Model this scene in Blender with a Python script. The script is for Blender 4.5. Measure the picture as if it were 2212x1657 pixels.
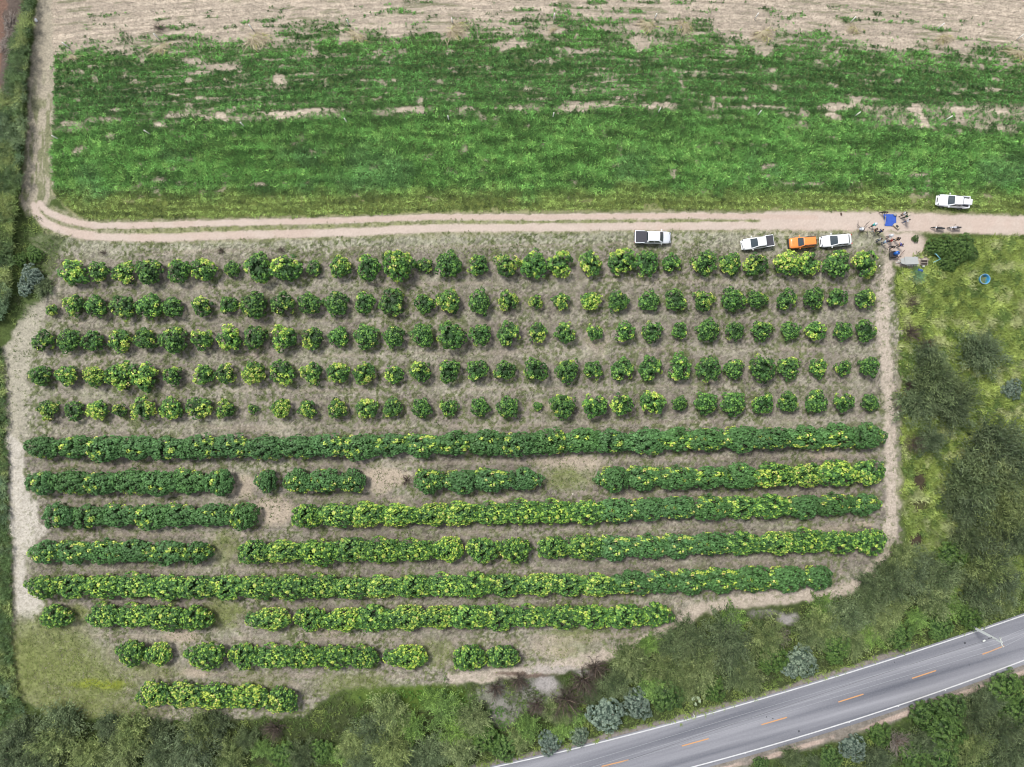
import bpy, bmesh, math, random
import numpy as np
from mathutils import Vector, Matrix, Euler

# ------------------------------------------------------------------ camera, sky, sun
for o in list(bpy.data.objects): bpy.data.objects.remove(o)
scene = bpy.context.scene
col = scene.collection
H = 100.0                      # height of the drone above the ground
S = 152.0 / 2211.0             # metres of ground per map unit (map: 2211 x 1657 units)
cd = bpy.data.cameras.new('camera'); cam = bpy.data.objects.new('camera', cd); col.objects.link(cam)
cam.location = (0, 0, H); cam.rotation_euler = (0, 0, 0)
cd.sensor_width = 36; cd.lens = 36 * H / 152.0; cd.clip_end = 3000; cd.clip_start = 0.5
scene.camera = cam
w = bpy.data.worlds.new('World'); scene.world = w; w.use_nodes = True
nt = w.node_tree; bg = nt.nodes['Background']
sky = nt.nodes.new('ShaderNodeTexSky'); sky.sky_type = 'NISHITA'; sky.sun_disc = False
SUN_EL, SUN_AZ = math.radians(58), math.radians(318)      # azimuth clockwise from image top
sky.sun_elevation = SUN_EL; sky.sun_rotation = SUN_AZ
hs = nt.nodes.new('ShaderNodeHueSaturation'); hs.inputs['Saturation'].default_value = 0.35
nt.links.new(sky.outputs[0], hs.inputs['Color']); nt.links.new(hs.outputs[0], bg.inputs[0])
bg.inputs[1].default_value = 0.11
sd = bpy.data.lights.new('sun', 'SUN'); sun = bpy.data.objects.new('sun', sd); col.objects.link(sun)
sd.energy = 2.2; sd.angle = math.radians(13); sd.color = (1, 0.97, 0.92)
sv = Vector((math.sin(SUN_AZ) * math.cos(SUN_EL), math.cos(SUN_AZ) * math.cos(SUN_EL), math.sin(SUN_EL)))
sun.rotation_euler = sv.to_track_quat('Z', 'Y').to_euler(); sun.location = (0, 0, 60)
vs = scene.view_settings
vs.view_transform = 'Standard'; vs.look = 'None'; vs.gamma = 1; vs.exposure = 0.88; vs.use_curve_mapping = False
scene.render.engine = 'CYCLES'
scene.cycles.pixel_filter_type = 'BLACKMAN_HARRIS'; scene.cycles.filter_width = 1.05; scene.cycles.max_bounces = 5; scene.cycles.diffuse_bounces = 3; scene.cycles.transparent_max_bounces = 4

def P(x, y, z=0.0):            # map units -> world point at height z seen over that map point
    k = (H - z) / H
    return Vector(((x - 1105.5) * S * k, -(y - 828.5) * S * k, z))
def Q(X, Y): return ((3350 + X / 4.418) / 1.8525, (740 + Y / 4.418) / 1.8525)     # detail chart of the yard

# ------------------------------------------------------------------ helpers
def lin(c):
    c = np.asarray(c, float) / 255.0
    return np.where(c <= 0.04045, c / 12.92, ((c + 0.055) / 1.055) ** 2.4)
def A(r, g, b, k=0.6): return lin((r, g, b)) * k
def tag(o, label=None, cat=None, group=None, kind=None):
    if label: o['label'] = label
    if cat: o['category'] = cat
    if group: o['group'] = group
    if kind: o['kind'] = kind
    return o
def empty(name, loc=(0, 0, 0), rz=0.0):
    o = bpy.data.objects.new(name, None); o.empty_display_size = 0.3
    o.location = loc; o.rotation_euler = (0, 0, rz); col.objects.link(o); return o
def link(name, me, parent=None, mats=None):
    o = bpy.data.objects.new(name, me); col.objects.link(o)
    if mats:
        for m in (mats if isinstance(mats, (list, tuple)) else [mats]): me.materials.append(m)
    if parent: o.parent = parent
    return o
def npmesh(name, v, f, colr=None, smooth=False):
    """v (N,3); f (M,k) all faces with the same corner count; colr (N,3) vertex colours"""
    me = bpy.data.meshes.new(name); v = np.asarray(v, np.float32); f = np.asarray(f, np.int32)
    n, (m, k) = len(v), f.shape
    me.vertices.add(n); me.vertices.foreach_set('co', v.ravel())
    me.loops.add(m * k); me.loops.foreach_set('vertex_index', f.ravel())
    me.polygons.add(m); me.polygons.foreach_set('loop_start', np.arange(m, dtype=np.int32) * k)
    if smooth: me.polygons.foreach_set('use_smooth', np.ones(m, bool))
    me.update(calc_edges=True)
    if colr is not None:
        at = me.color_attributes.new('tint', 'FLOAT_COLOR', 'POINT')
        c4 = np.ones((n, 4), np.float32); c4[:, :3] = np.clip(colr, 0, 1); at.data.foreach_set('color', c4.ravel())
    return me
TAB = np.random.RandomState(5).rand(256, 256)
def vn(x, y, s, seed=0):
    x = np.asarray(x, float) / s + seed * 17.31; y = np.asarray(y, float) / s + seed * 9.77
    xi = np.floor(x).astype(int); yi = np.floor(y).astype(int); fx = x - xi; fy = y - yi
    fx = fx * fx * (3 - 2 * fx); fy = fy * fy * (3 - 2 * fy)
    a = TAB[xi & 255, yi & 255]; b = TAB[(xi + 1) & 255, yi & 255]; c = TAB[xi & 255, (yi + 1) & 255]; d = TAB[(xi + 1) & 255, (yi + 1) & 255]
    return (a * (1 - fx) + b * fx) * (1 - fy) + (c * (1 - fx) + d * fx) * fy
def fbm(x, y, s, seed=0, o=4):
    t = 0; a = 0.5; n = 0
    for i in range(o):
        t = t + a * vn(x, y, s / 2 ** i, seed + i * 3); n += a; a *= 0.55
    return t / n
def ss(a, b, x): t = np.clip((x - a) / (b - a), 0, 1); return t * t * (3 - 2 * t)
def mat(name, c, rough=0.6, metal=0.0, coat=0.0, noise=0.0, nscale=8.0):
    m = bpy.data.materials.new(name); m.use_nodes = True; n = m.node_tree; b = n.nodes['Principled BSDF']
    b.inputs['Base Color'].default_value = (*c[:3], 1); b.inputs['Roughness'].default_value = rough
    b.inputs['Metallic'].default_value = metal; b.inputs['Coat Weight'].default_value = coat
    if noise:
        tc = n.nodes.new('ShaderNodeTexCoord'); no = n.nodes.new('ShaderNodeTexNoise'); no.inputs['Scale'].default_value = nscale; no.inputs['Detail'].default_value = 5
        mx = n.nodes.new('ShaderNodeMix'); mx.data_type = 'RGBA'
        mx.inputs['A'].default_value = (*[x * (1 - noise) for x in c[:3]], 1); mx.inputs['B'].default_value = (*[min(1, x * (1 + noise)) for x in c[:3]], 1)
        n.links.new(tc.outputs['Object'], no.inputs['Vector']); n.links.new(no.outputs['Fac'], mx.inputs['Factor']); n.links.new(mx.outputs['Result'], b.inputs['Base Color'])
    return m
def leafmat(name, rough=0.55, transl=0.2, objtint=True):
    m = bpy.data.materials.new(name); m.use_nodes = True; n = m.node_tree; b = n.nodes['Principled BSDF']
    at = n.nodes.new('ShaderNodeAttribute'); at.attribute_name = 'tint'
    c = at.outputs['Color']
    if objtint:
        oi = n.nodes.new('ShaderNodeObjectInfo'); mx = n.nodes.new('ShaderNodeMix'); mx.data_type = 'RGBA'; mx.blend_type = 'MULTIPLY'; mx.inputs['Factor'].default_value = 1
        n.links.new(c, mx.inputs['A']); n.links.new(oi.outputs['Color'], mx.inputs['B']); c = mx.outputs['Result']
    n.links.new(c, b.inputs['Base Color']); b.inputs['Roughness'].default_value = rough; b.inputs['Specular IOR Level'].default_value = 0.25
    tr = n.nodes.new('ShaderNodeBsdfTranslucent'); n.links.new(c, tr.inputs['Color'])
    ms = n.nodes.new('ShaderNodeMixShader'); ms.inputs[0].default_value = transl
    n.links.new(b.outputs[0], ms.inputs[1]); n.links.new(tr.outputs[0], ms.inputs[2]); n.links.new(ms.outputs[0], n.nodes['Material Output'].inputs['Surface'])
    return m
LEAF = leafmat('leaf'); GRASS = leafmat('grass_blade', objtint=False, transl=0.15)
BARK = mat('bark', (0.16, 0.12, 0.09), 0.9, noise=0.35, nscale=6)

# ------------------------------------------------------------------ ground maps (all in map units)
def k_row(y): return 7.2e-5 * np.clip(1 - y / 828.0, 0, 1) ** 1.5
def vrow(x, y): return y - k_row(y) * (x - 1105.0) ** 2
def ddist(x, y, pts):
    best = np.full(np.shape(x), 1e9)
    for (x0, y0), (x1, y1) in zip(pts[:-1], pts[1:]):
        dx, dy = x1 - x0, y1 - y0; t = np.clip(((x - x0) * dx + (y - y0) * dy) / (dx * dx + dy * dy), 0, 1)
        best = np.minimum(best, np.hypot(x - x0 - t * dx, y - y0 - t * dy))
    return best
def inpoly(x, y, pts):
    r = np.zeros(np.shape(x), bool); n = len(pts)
    for i in range(n):
        x0, y0 = pts[i]; x1, y1 = pts[(i + 1) % n]
        if y0 == y1: continue
        c = ((y0 > y) != (y1 > y)) & (x < (x1 - x0) * (y - y0) / (y1 - y0) + x0); r ^= c
    return r
def soft(x, y, pts, s):
    ins = inpoly(x, y, pts); d = ddist(x, y, list(pts) + [pts[0]]); return ss(-s, s, np.where(ins, d, -d))
def ell(x, y, cx, cy, rx, ry, e=0.5):
    d = np.hypot((x - cx) / rx, (y - cy) / ry); return 1 - ss(1 - e, 1 + e, d)

ROW1 = dict(x=[156,211,267,319,384,435,501,554,619,679,734,793,859,916,967,1031,1096,1153,1211,1277,1343,1396,1451,1521,1578,1633,1702,1751,1808,1870],
 y=[588,587,589,586,585,583,581,580,578,579,576,577,573,574,572,573,571,572,570,568,566,568,568,567,569,570,568,569,570,569],
 r=[28,22,24,30,27,28,16,31,32,16,25,29,34,18,27,22,27,28,28,26,28,27,22,27,24,27,27,25,28,29],
 t=[2,1,2,0,1,3,0,1,2,1,2,1,2,1,0,1,2,1,3,3,3,0,1,1,2,2,3,3,0,3])
ROW2 = dict(x=[112,157,205,262,320,371,437,493,548,611,667,725,784,849,918,968,1035,1097,1157,1212,1276,1335,1402,1462,1521,1584,1636,1699,1758,1811,1870],
 y=[669,659,662,664,662,664,662,661,658,657,655,655,653,652,654,650,651,650,653,651,650,651,649,647,648,648,647,648,644,645,647],
 r=[13,22,23,26,27,22,21,20,28,26,24,25,24,28,22,24,26,23,17,19,21,22,23,24,22,25,21,23,24,22,23],
 t=[3,2,0,1,0,0,2,1,0,1,0,0,1,1,1,2,0,3,3,2,3,1,0,1,2,0,0,1,0,1,2])
ROW3 = dict(x=[94,147,198,256,313,375,436,494,549,611,672,730,790,850,911,974,1036,1098,1161,1221,1284,1349,1409,1470,1529,1587,1646,1709,1764,1823,1873],
 y=[737,735,736,735,732,735,732,730,728,729,730,728,727,727,724,725,723,721,719,718,717,718,716,714,714,715,714,713,714,715,713],
 r=[23,25,24,24,25,29,25,27,25,26,26,22,26,22,26,31,26,25,22,24,18,23,23,20,23,22,22,22,22,22,23],
 t=[1,0,0,3,1,0,3,3,0,2,2,0,0,0,0,0,0,1,2,1,1,1,0,1,0,0,1,0,3,0,1])
ROW4 = dict(x=[84,142,203,256,306,372,437,487,547,607,671,728,785,850,909,967,1031,1089,1157,1225,1281,1344,1405,1467,1530,1586,1648,1706,1768,1821,1880],
 y=[811,811,813,812,812,811,809,808,806,805,806,807,805,808,802,802,802,803,802,801,800,799,796,795,797,797,796,794,794,795,793],
 r=[24,23,24,28,30,22,23,22,24,27,22,25,26,21,24,26,23,24,27,26,20,25,27,27,28,23,28,24,21,17,24],
 t=[1,2,3,2,2,1,3,3,3,2,2,3,3,2,2,1,1,1,1,1,1,1,1,1,0,0,0,1,2,1,0])
ROW5 = dict(x=[102,159,209,259,307,366,426,485,545,606,664,728,791,846,910,968,1036,1096,1161,1215,1284,1343,1409,1468,1525,1584,1649,1703,1764,1822,1880],
 y=[886,888,886,886,884,883,882,883,883,882,884,883,884,881,882,880,880,880,878,877,876,873,871,872,871,872,870,869,868,868,870],
 r=[24,21,21,15,26,24,27,20,12,23,19,21,24,21,20,20,22,25,11,27,26,27,27,17,25,25,24,23,24,22,18],
 t=[2,0,3,2,3,2,2,2,1,3,2,2,3,1,0,1,0,0,0,1,1,2,3,0,0,0,1,1,0,1,0])
SINGLE = [ROW1, ROW2, ROW3, ROW4, ROW5]
# hedge-like rows: row number, segments (x0,x1), centre line points, typical tone
HEDGE = [(6, [(52,1910)], [(52,967),(600,967),(1100,957),(1700,947),(1910,942)], 0),
 (7, [(55,503),(548,598),(612,788),(893,1168),(1290,1912)], [(55,1043),(700,1041),(1168,1038),(1912,1022)], 1),
 (8, [(92,555),(628,1903)], [(92,1115),(555,1115),(1100,1109),(1903,1090)], 2),
 (9, [(60,455),(512,1000),(1008,1146),(1160,1915)], [(60,1194),(700,1193),(1160,1186),(1915,1168)], 1),
 (10, [(55,1798)], [(55,1267),(700,1270),(1250,1264),(1798,1247)], 2),
 (11, [(80,152),(188,455),(530,630),(636,1452)], [(80,1332),(700,1339),(1452,1331)], 2),
 (12, [(253,366),(400,490),(494,816),(828,926),(978,1120)], [(253,1413),(600,1420),(1120,1422)], 2),
 (13, [(295,640)], [(295,1500),(640,1514)], 3)]
T_UP = [(85,440),(102,458),(143,475),(205,488),(307,487),(512,481),(756,476),(934,469),(1139,470),(1485,466),(1762,470)]
T_LO = [(74,445),(80,465),(104,486),(154,504),(222,512),(342,514),(512,508),(756,502),(934,493),(1139,492),(1378,489),(1728,487)]
ROAD_W = [(1660,477),(1800,478),(1950,480),(2090,484),(2300,490)]
PATH = [(1918,560),(1908,640),(1906,720),(1915,800),(1918,860),(1922,960),(1926,1060),(1926,1130),(1912,1200),(1868,1255),(1790,1285),(1640,1293),(1520,1312),(1450,1350),(1380,1392),(1250,1432),(1120,1455),(980,1465)]
HW_UP = [(900,1692),(1053,1657),(1241,1616),(1455,1563),(1626,1516),(1797,1463),(1967,1408),(2087,1371),(2211,1329),(2400,1262)]
HW_LO = [(1330,1698),(1489,1657),(1721,1593),(1865,1548),(2036,1490),(2211,1425),(2400,1350)]
CANE = [(76,-20),(62,90),(57,200),(50,320),(40,420),(28,520),(22,640),(6,690),(-60,700),(-60,230),(8,200),(28,90),(52,30),(58,-20)]
LCANE = [(-60,690),(8,760),(16,900),(14,1050),(24,1180),(24,1340),(36,1480),(60,1560),(-60,1600)]
FIELD = [(116,60),(118,200),(112,330),(116,420),(150,455),(190,474),(420,473),(760,464),(1000,456),(1500,452),(1900,454),(2040,455),(2300,470),(2300,20),(1105,-10),(120,40)]
ORCH = [(60,512),(140,496),(340,506),(600,500),(1900,486),(1925,560),(1945,700),(1945,1190),(1880,1270),(1700,1300),(1520,1318),(1420,1385),(1250,1440),(1000,1478),(720,1490),(660,1545),(400,1560),(110,1545),(30,1500),(20,1200),(10,900),(5,760),(60,660),(100,640)]
PALE = [(164,329,14,13),(408,175,10,6),(604,173,18,13),(410,130,25,8),(430,210,9,4),(380,205,14,3),(155,268,26,6),(225,212,9,2.5),(250,237,14,4),(345,273,22,4),
 (430,158,30,5),(475,145,45,8),(345,388,15,8),(390,397,12,6),(420,398,5,4),(487,379,10,5),(560,398,18,5),(310,384,10,3),(610,378,10,3),(450,252,45,4),(620,245,90,4),(700,240,60,4),
 (905,215,12,8),(890,240,38,7),(1010,233,20,6),(1230,235,36,9),(1420,228,46,6),(1440,215,12,6),(1245,222,40,4),(990,200,18,4),(1160,212,30,3),(1340,185,18,3),(1330,210,14,3),
 (1800,232,40,10),(1850,220,12,10),(1980,240,14,16),(2070,240,25,7),(2150,243,30,5),(1990,262,8,18),(1910,377,17,5),(1985,379,20,5),(1795,300,16,4),(1640,232,70,5),(1870,214,40,4),
 (1455,305,4,12),(1450,378,8,8),(1330,357,16,6),(1800,253,22,8),(1655,380,12,5),(1800,184,14,4),(1660,360,22,6),(1750,398,20,5),(1575,60,40,14),(1380,95,20,14),(1640,75,36,24),(1870,65,60,14),
 (545,80,40,12),(1100,100,50,8),(760,80,34,12),(975,72,36,12),(1180,68,40,10),(1250,110,45,6),(1385,103,16,10),(1650,110,20,14),(1710,395,16,4),(920,338,12,4),(1045,345,10,3)]
def crop_density(x, y):
    v = vrow(x, y); wx = x + (fbm(x, y, 22, 3) - .5) * 26; wy = y + (fbm(x, y, 22, 8) - .5) * 14
    st = fbm(x * 0.12, v, 7, 21, 3)                         # long streaks along the drill rows
    n1 = fbm(x, y, 60, 31)
    up = ss(30, 92, v + (n1 - .5) * 80 + (st - .5) * 40)
    up = np.maximum(up, ell(x, y, 205, 28, 120, 8) * .8)
    up = np.maximum(up, ell(wx, wy, 1480, 85, 60, 26) * .9); up = np.maximum(up, ell(wx, wy, 1225, 48, 150, 7) * .9)
    up = up * (1 - (1 - ss(.34, .52, st)) * ss(110, 65, v) * .8)
    up = np.maximum(up, .7 * ss(.60, .70, fbm(x * .08, v, 6, 25, 2)) * ss(.45, .6, fbm(x, y, 90, 26)) * ss(-30, 0, v))
    st2 = fbm(x * 0.10, v, 5, 44, 3)
    midgap = np.exp(-((v - 232 + 5*np.sin(x/180.)) / 8.) ** 2) * ss(.46, .64, fbm(x, v * 2.2, 46, 12)) * .85
    midgap = np.maximum(midgap, np.exp(-((v - 243) / 8.) ** 2) * ss(.38, .55, fbm(x, v * 2, 60, 13)) * .8 * ss(1250, 1000, x) )
    d = up * (1 - midgap) * (1 - .3 * ss(.55, .72, st2) * ss(255, 200, v))
    g = 0
    for (cx, cy, rx, ry) in PALE: g = np.maximum(g, ell(wx, wy, cx, cy, rx, ry, .35))
    d = d * (1 - .93 * g)
    d = d * (1 - .75 * ss(.67, .75, fbm(x * .6, y, 20, 77)))
    d = d * (1 - .55 * ss(.61, .67, fbm(x * .07, v, 4.5, 141, 2)) * ss(270, 230, v) * ss(.4, .55, fbm(x, y, 120, 142)))
    d = d * soft(wx, wy, FIELD, 5)
    d = d * (1 - .6 * ss(1840, 1900, x) * ss(300, 255, y) * ss(215, 235, y))
    return np.clip(d, 0, 1)
def road_mask(x, y):
    j = (fbm(x, y, 14, 5) - .5) * 9
    m = np.maximum(ss(8.5, 5, ddist(x, y, T_UP) + j * .6), ss(10.5, 6.5, ddist(x, y, T_LO) + j * .6))
    wide = ss(23, 17, ddist(x, y, ROAD_W) + j)
    m = np.maximum(m, wide)
    m = np.maximum(m, ell(x + j, y + j, 1955, 528, 46, 26, .25)); m = np.maximum(m, soft(x + j, y + j, [(1905,498),(1985,512),(2005,560),(1975,582),(1935,575)], 4))
    return m
def field_col(x, y, d):
    v = vrow(x, y); n = fbm(x, y, 9, 61, 3)[..., None]; st = fbm(x * .10, v, 5, 23, 3)[..., None]
    soil = A(216, 200, 180) * (.78 + .44 * n); soil = soil * (.72 + .56 * st)
    soil = soil * (1.04 - .22 * ss(.35, .65, fbm(x * .04, v, 3.6, 91, 2)))[..., None] * (1 - .10 * ss(.5, .9, .5 + .5 * np.sin(v / 6.4 * 6.283 / 1.7)))[..., None]
    grn = A(78, 106, 52) * (.8 + .4 * n)
    f = np.clip(1.0 * d, 0, .95)[..., None]; f2 = (.6 * ss(.56, .66, fbm(x * .09, v, 5, 123, 2)) * ss(.42, .55, fbm(x, y, 60, 124)) * ss(110, 60, v))[..., None]; soil = soil * (1 - f2) + A(122, 130, 92) * f2
    return soil * (1 - f) + grn * f
def ground_col(x, y):
    n1 = fbm(x, y, 9, 1, 3)[..., None]; n2 = fbm(x, y, 40, 2)[..., None]; sp = fbm(x, y, 5.5, 9, 2); sp2 = fbm(x, y, 90, 14)
    wx = x + (fbm(x, y, 18, 3) - .5) * 22; wy = y + (fbm(x, y, 18, 8) - .5) * 18
    c = A(88, 104, 58) * (.75 + .5 * n1) * np.ones(x.shape + (1,))
    def mix(c, k, m): m = m[..., None]; return c * (1 - m) + k * m
    # wild land right of the orchard
    wr = soft(wx, wy, [(1935,575),(2010,520),(2300,495),(2300,1270),(2030,1280),(1960,1250),(1945,1000)], 8)
    c = mix(c, A(118, 136, 70) * (.7 + .6 * n1), wr)
    # left verge track
    lt = soft(wx, wy, [(118,-20),(116,430),(60,470),(44,430),(54,300),(62,160),(74,60),(86,-20)], 5)
    c = mix(c, (A(188, 178, 158) * (.8 + .4 * n1)), lt)
    gl = lt * ss(.46, .62, fbm(x * 1.6, y * .5, 14, 52)) * .7 * ss(120, 260, y); c = mix(c, A(118, 128, 82) * (.8 + .4 * n1), gl)
    # orchard floor
    om = soft(wx, wy, ORCH, 6)
    fl = A(168, 161, 145) * (.62 + .76 * n1); dry = A(188, 182, 163) * (.8 + .4 * n1); lit = A(146, 137, 127) * (.72 + .56 * n1)
    oc = mix(fl * np.ones_like(c), dry, ss(.42, .62, sp2) * .7)
    oc = mix(oc, A(183, 180, 158) * (.78 + .44 * n1), ss(555, 525, y) * .85)
    hb = ss(935, 985, y) * ss(1350, 1290, y); oc = mix(oc, lit, hb * .65 * ss(.35, .6, fbm(x * .3, y, 18, 71)))
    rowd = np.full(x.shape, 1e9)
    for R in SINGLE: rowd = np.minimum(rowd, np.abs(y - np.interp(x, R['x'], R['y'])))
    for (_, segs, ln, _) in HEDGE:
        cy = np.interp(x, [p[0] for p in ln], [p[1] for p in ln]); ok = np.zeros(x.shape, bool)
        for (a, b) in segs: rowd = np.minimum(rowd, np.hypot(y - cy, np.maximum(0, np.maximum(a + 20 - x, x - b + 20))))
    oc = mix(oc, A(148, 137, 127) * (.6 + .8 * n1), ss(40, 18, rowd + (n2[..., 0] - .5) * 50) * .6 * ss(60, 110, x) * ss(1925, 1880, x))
    gm = ss(.44, .60, sp) * (.4 + .6 * ss(.34, .58, fbm(x, y, 55, 17))); gm = np.clip(gm, 0, 1) * .85
    oc = mix(oc, A(116, 126, 82) * (.75 + .5 * n1), gm)
    oc = oc * (1 - .42 * ss(.50, .60, fbm(x, y, 3.4, 111, 2)) * (.4 + .6 * ss(.4, .6, fbm(x, y, 40, 115))) + .22 * ss(.56, .66, fbm(x, y, 3.6, 113, 2)))[..., None]
    wheel = ss(6, 3, np.abs(rowd - 40)) * ss(.4, .6, fbm(x * .2, y, 20, 73)) * ss(100, 150, x)
    oc = mix(oc, A(190, 172, 158) * (.85 + .3 * n1), wheel * .3)
    # left bare margin, pale clay lower left
    lm = soft(wx, wy, [(0,760),(48,640),(105,640),(72,760),(50,900),(42,1000),(55,1100),(48,1250),(70,1345),(30,1330),(18,1000)], 10)
    oc = mix(oc, A(194, 187, 168) * (.8 + .4 * n1), lm * .85)
    lp = soft(wx, wy, [(14,930),(48,960),(52,1060),(84,1085),(88,1130),(104,1150),(62,1185),(54,1250),(96,1300),(72,1342),(36,1330),(26,1200)], 5)
    oc = mix(oc, A(216, 208, 194) * (.86 + .28 * n1), lp * (1 - .5 * ss(.6, .68, sp)))
    for (cx, cy, rx, ry, q) in [(832,1030,52,20,1),(590,1105,46,28,1),(1245,1003,55,14,.8),(1200,998,50,12,.6),(528,1050,26,26,.8),(825,1055,26,10,.7),(1170,875,30,12,.4),(395,1372,36,12,.9),(420,1455,34,9,.8),
            (1215,1408,26,10,.8),(1190,1400,40,24,.5),(1240,1380,60,10,.5),(1775,982,40,6,.7),(1868,1132,14,4,.9),(1800,1140,40,6,.4),(1290,735,26,30,.4),(850,1080,20,5,.5),(1080,1077,16,5,.7),(1350,1075,20,5,.4),(700,1365,40,8,.5),(370,1520,30,10,.3)]:
        oc = mix(oc, A(202, 186, 166) * (.82 + .36 * n1), ell(wx, wy, cx, cy, rx, ry, .4) * q)
    for (cx, cy, rx, ry, q) in [(1225,1035,55,24,.7),(485,1185,28,34,.6),(480,1325,40,32,.85),(170,1322,22,16,.9),(945,1410,36,30,.55),(1230,1365,60,8,.6),(1240,1400,50,34,.35),(150,1480,130,80,.85),(110,1400,90,70,.85),(330,1450,60,20,.5),(560,1480,60,30,.3),
            (215,1478,70,13,.8),(760,1480,80,28,.6),(530,1320,30,8,.5),(50,1430,30,80,.6),(200,1540,140,26,.5)]:
        oc = mix(oc, A(134, 142, 86) * (.55 + .9 * n1), ell(wx, wy, cx, cy, rx, ry, .5) * q)
    oc = mix(oc, A(150, 162, 40) * (.8 + .4 * n1), ell(wx, wy, 215, 1478, 62, 9, .5) * .6)
    c = mix(c, oc, om)
    # shrubby corner below the bend
    c = mix(c, A(96, 112, 68) * (.72 + .56 * n1), soft(wx, wy, [(30,470),(72,470),(150,520),(128,550),(90,640),(40,700),(10,650)], 12) * .8)
    # right path
    pm = ss(19, 9, ddist(wx, wy, PATH) * (1 + .3 * ss(.5, .7, n2[..., 0]))); c = mix(c, A(208, 194, 178) * (.9 + .24 * n1), pm * (1 - .4 * ss(.54, .66, sp)))
    c = mix(c, A(204, 190, 172) * (.8 + .4 * n1), .45 * soft(wx, wy, [(1900,1240),(1950,1190),(1880,1265),(1700,1305),(1540,1318),(1440,1380),(1420,1360),(1500,1300),(1800,1290)], 8))
    # mid strip of the track and verge between track and orchard
    vm = soft(wx, wy, [(90,440),(205,476),(756,466),(1485,456),(2300,466),(2300,502),(2090,505),(1900,505),(1380,500),(756,516),(342,527),(180,522),(90,500),(66,455)], 4)
    c = mix(c, A(172, 168, 138) * (.75 + .5 * n1), vm * .9)
    c = mix(c, A(112, 122, 70), vm * ss(.48, .62, sp) * .6)
    c = mix(c, A(158, 162, 112) * (.75 + .5 * n1), .75 * ss(8, 4, ddist(x, y, [(300,501),(512,495),(900,481),(1400,477),(1720,477)])) * ss(.35, .55, fbm(x, y, 16, 33)) * .8)
    # brown bare patches in the wild grass
    for (cx, cy, rx, ry, q) in [(1987,1040,16,26,.95),(1977,1167,18,14,1),(1985,1091,20,16,.7),(1978,1135,14,12,.7),(2003,745,20,18,.6),(1976,715,26,30,.5),(1972,650,14,30,.5),(1965,560,24,12,.4),(2160,860,18,30,.4)]:
        c = mix(c, A(82, 70, 60) * (.7 + .6 * n1), ell(wx, wy, cx, cy, rx, ry, .35) * q)
    for (cx, cy, rx, ry, q) in [(1955,830,14,34,.6),(1950,780,16,16,.6),(1955,900,10,40,.5),(1965,960,14,30,.6),(1950,1050,14,50,.5),(2150,880,20,30,.5),(1975,1110,8,10,.4)]:
        c = mix(c, A(168, 166, 130) * (.75 + .5 * n1), ell(wx, wy, cx, cy, rx, ry, .5) * q)
    # thicket floor, ash heap, pale soil
    tf = soft(wx, wy, [(60,1560),(640,1555),(740,1500),(1010,1485),(1150,1462),(1300,1440),(1440,1380),(1540,1325),(1800,1300),(1900,1262),(2000,1200),(2300,1150),(2300,1290),(1797,1460),(1241,1612),(1000,1700),(-50,1700),(-50,1600)], 8)
    c = mix(c, A(74, 84, 52) * (.65 + .7 * n1), tf * .85)
    c = mix(c, A(104, 128, 58) * (.7 + .6 * n1), ell(wx, wy, 900, 1505, 150, 26, .4) * .9)
    for (cx, cy, rx, ry, q) in [(1178,1477,26,18,.95),(1165,1500,50,40,.5),(1060,1500,40,24,.5),(1090,1540,34,30,.5),(1260,1455,20,8,.8),(1700,1338,22,14,.9),(1645,1325,30,10,.5),(1190,1445,60,9,.5)]:
        c = mix(c, A(182, 176, 172) * (.8 + .4 * n1), ell(wx, wy, cx, cy, rx, ry, .35) * q)
    c = mix(c, A(108, 88, 78) * (.8 + .4 * n1), ell(wx, wy, 1130, 1458, 60, 6, .4) * .8)
    # highway shoulders
    up = ddist(x, y, HW_UP); lo = ddist(x, y, HW_LO)
    c = mix(c, A(152, 144, 136) * (.7 + .6 * n1), ss(16, 9, up + (fbm(x, y, 20, 41) - .5) * 16) * ss(2000, 1900, x))
    below = ss(0, 4, y - np.interp(x, [p[0] for p in HW_LO], [p[1] for p in HW_LO]))
    c = mix(c, A(150, 142, 132) * (.7 + .6 * n1), below * ss(40, 24, lo + (fbm(x, y, 26, 42) - .5) * 26))
    c = mix(c, A(205, 184, 170) * (.85 + .3 * n1), below * ss(7, 3, np.abs(lo - 24 + (fbm(x, y, 50, 45) - .5) * 10)) * ss(.35, .5, fbm(x, y, 60, 46)))
    c = mix(c, A(70, 84, 50) * (.65 + .7 * n1), below * ss(34, 46, lo + (fbm(x, y, 30, 43) - .5) * 26))
    # debris beyond the cane, red earth at the far left edge
    c = mix(c, A(110, 98, 90) * (.6 + .8 * n1), soft(wx, wy, [(50,-20),(40,60),(20,130),(8,200),(-60,240),(-60,-20)], 5))
    c = mix(c, A(140, 112, 98) * (.8 + .3 * n1), soft(wx, wy, [(14,-20),(8,60),(3,130),(-2,220),(-80,300),(-80,-20)], 3))
    return np.clip(c, 0.01, .8)

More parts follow.
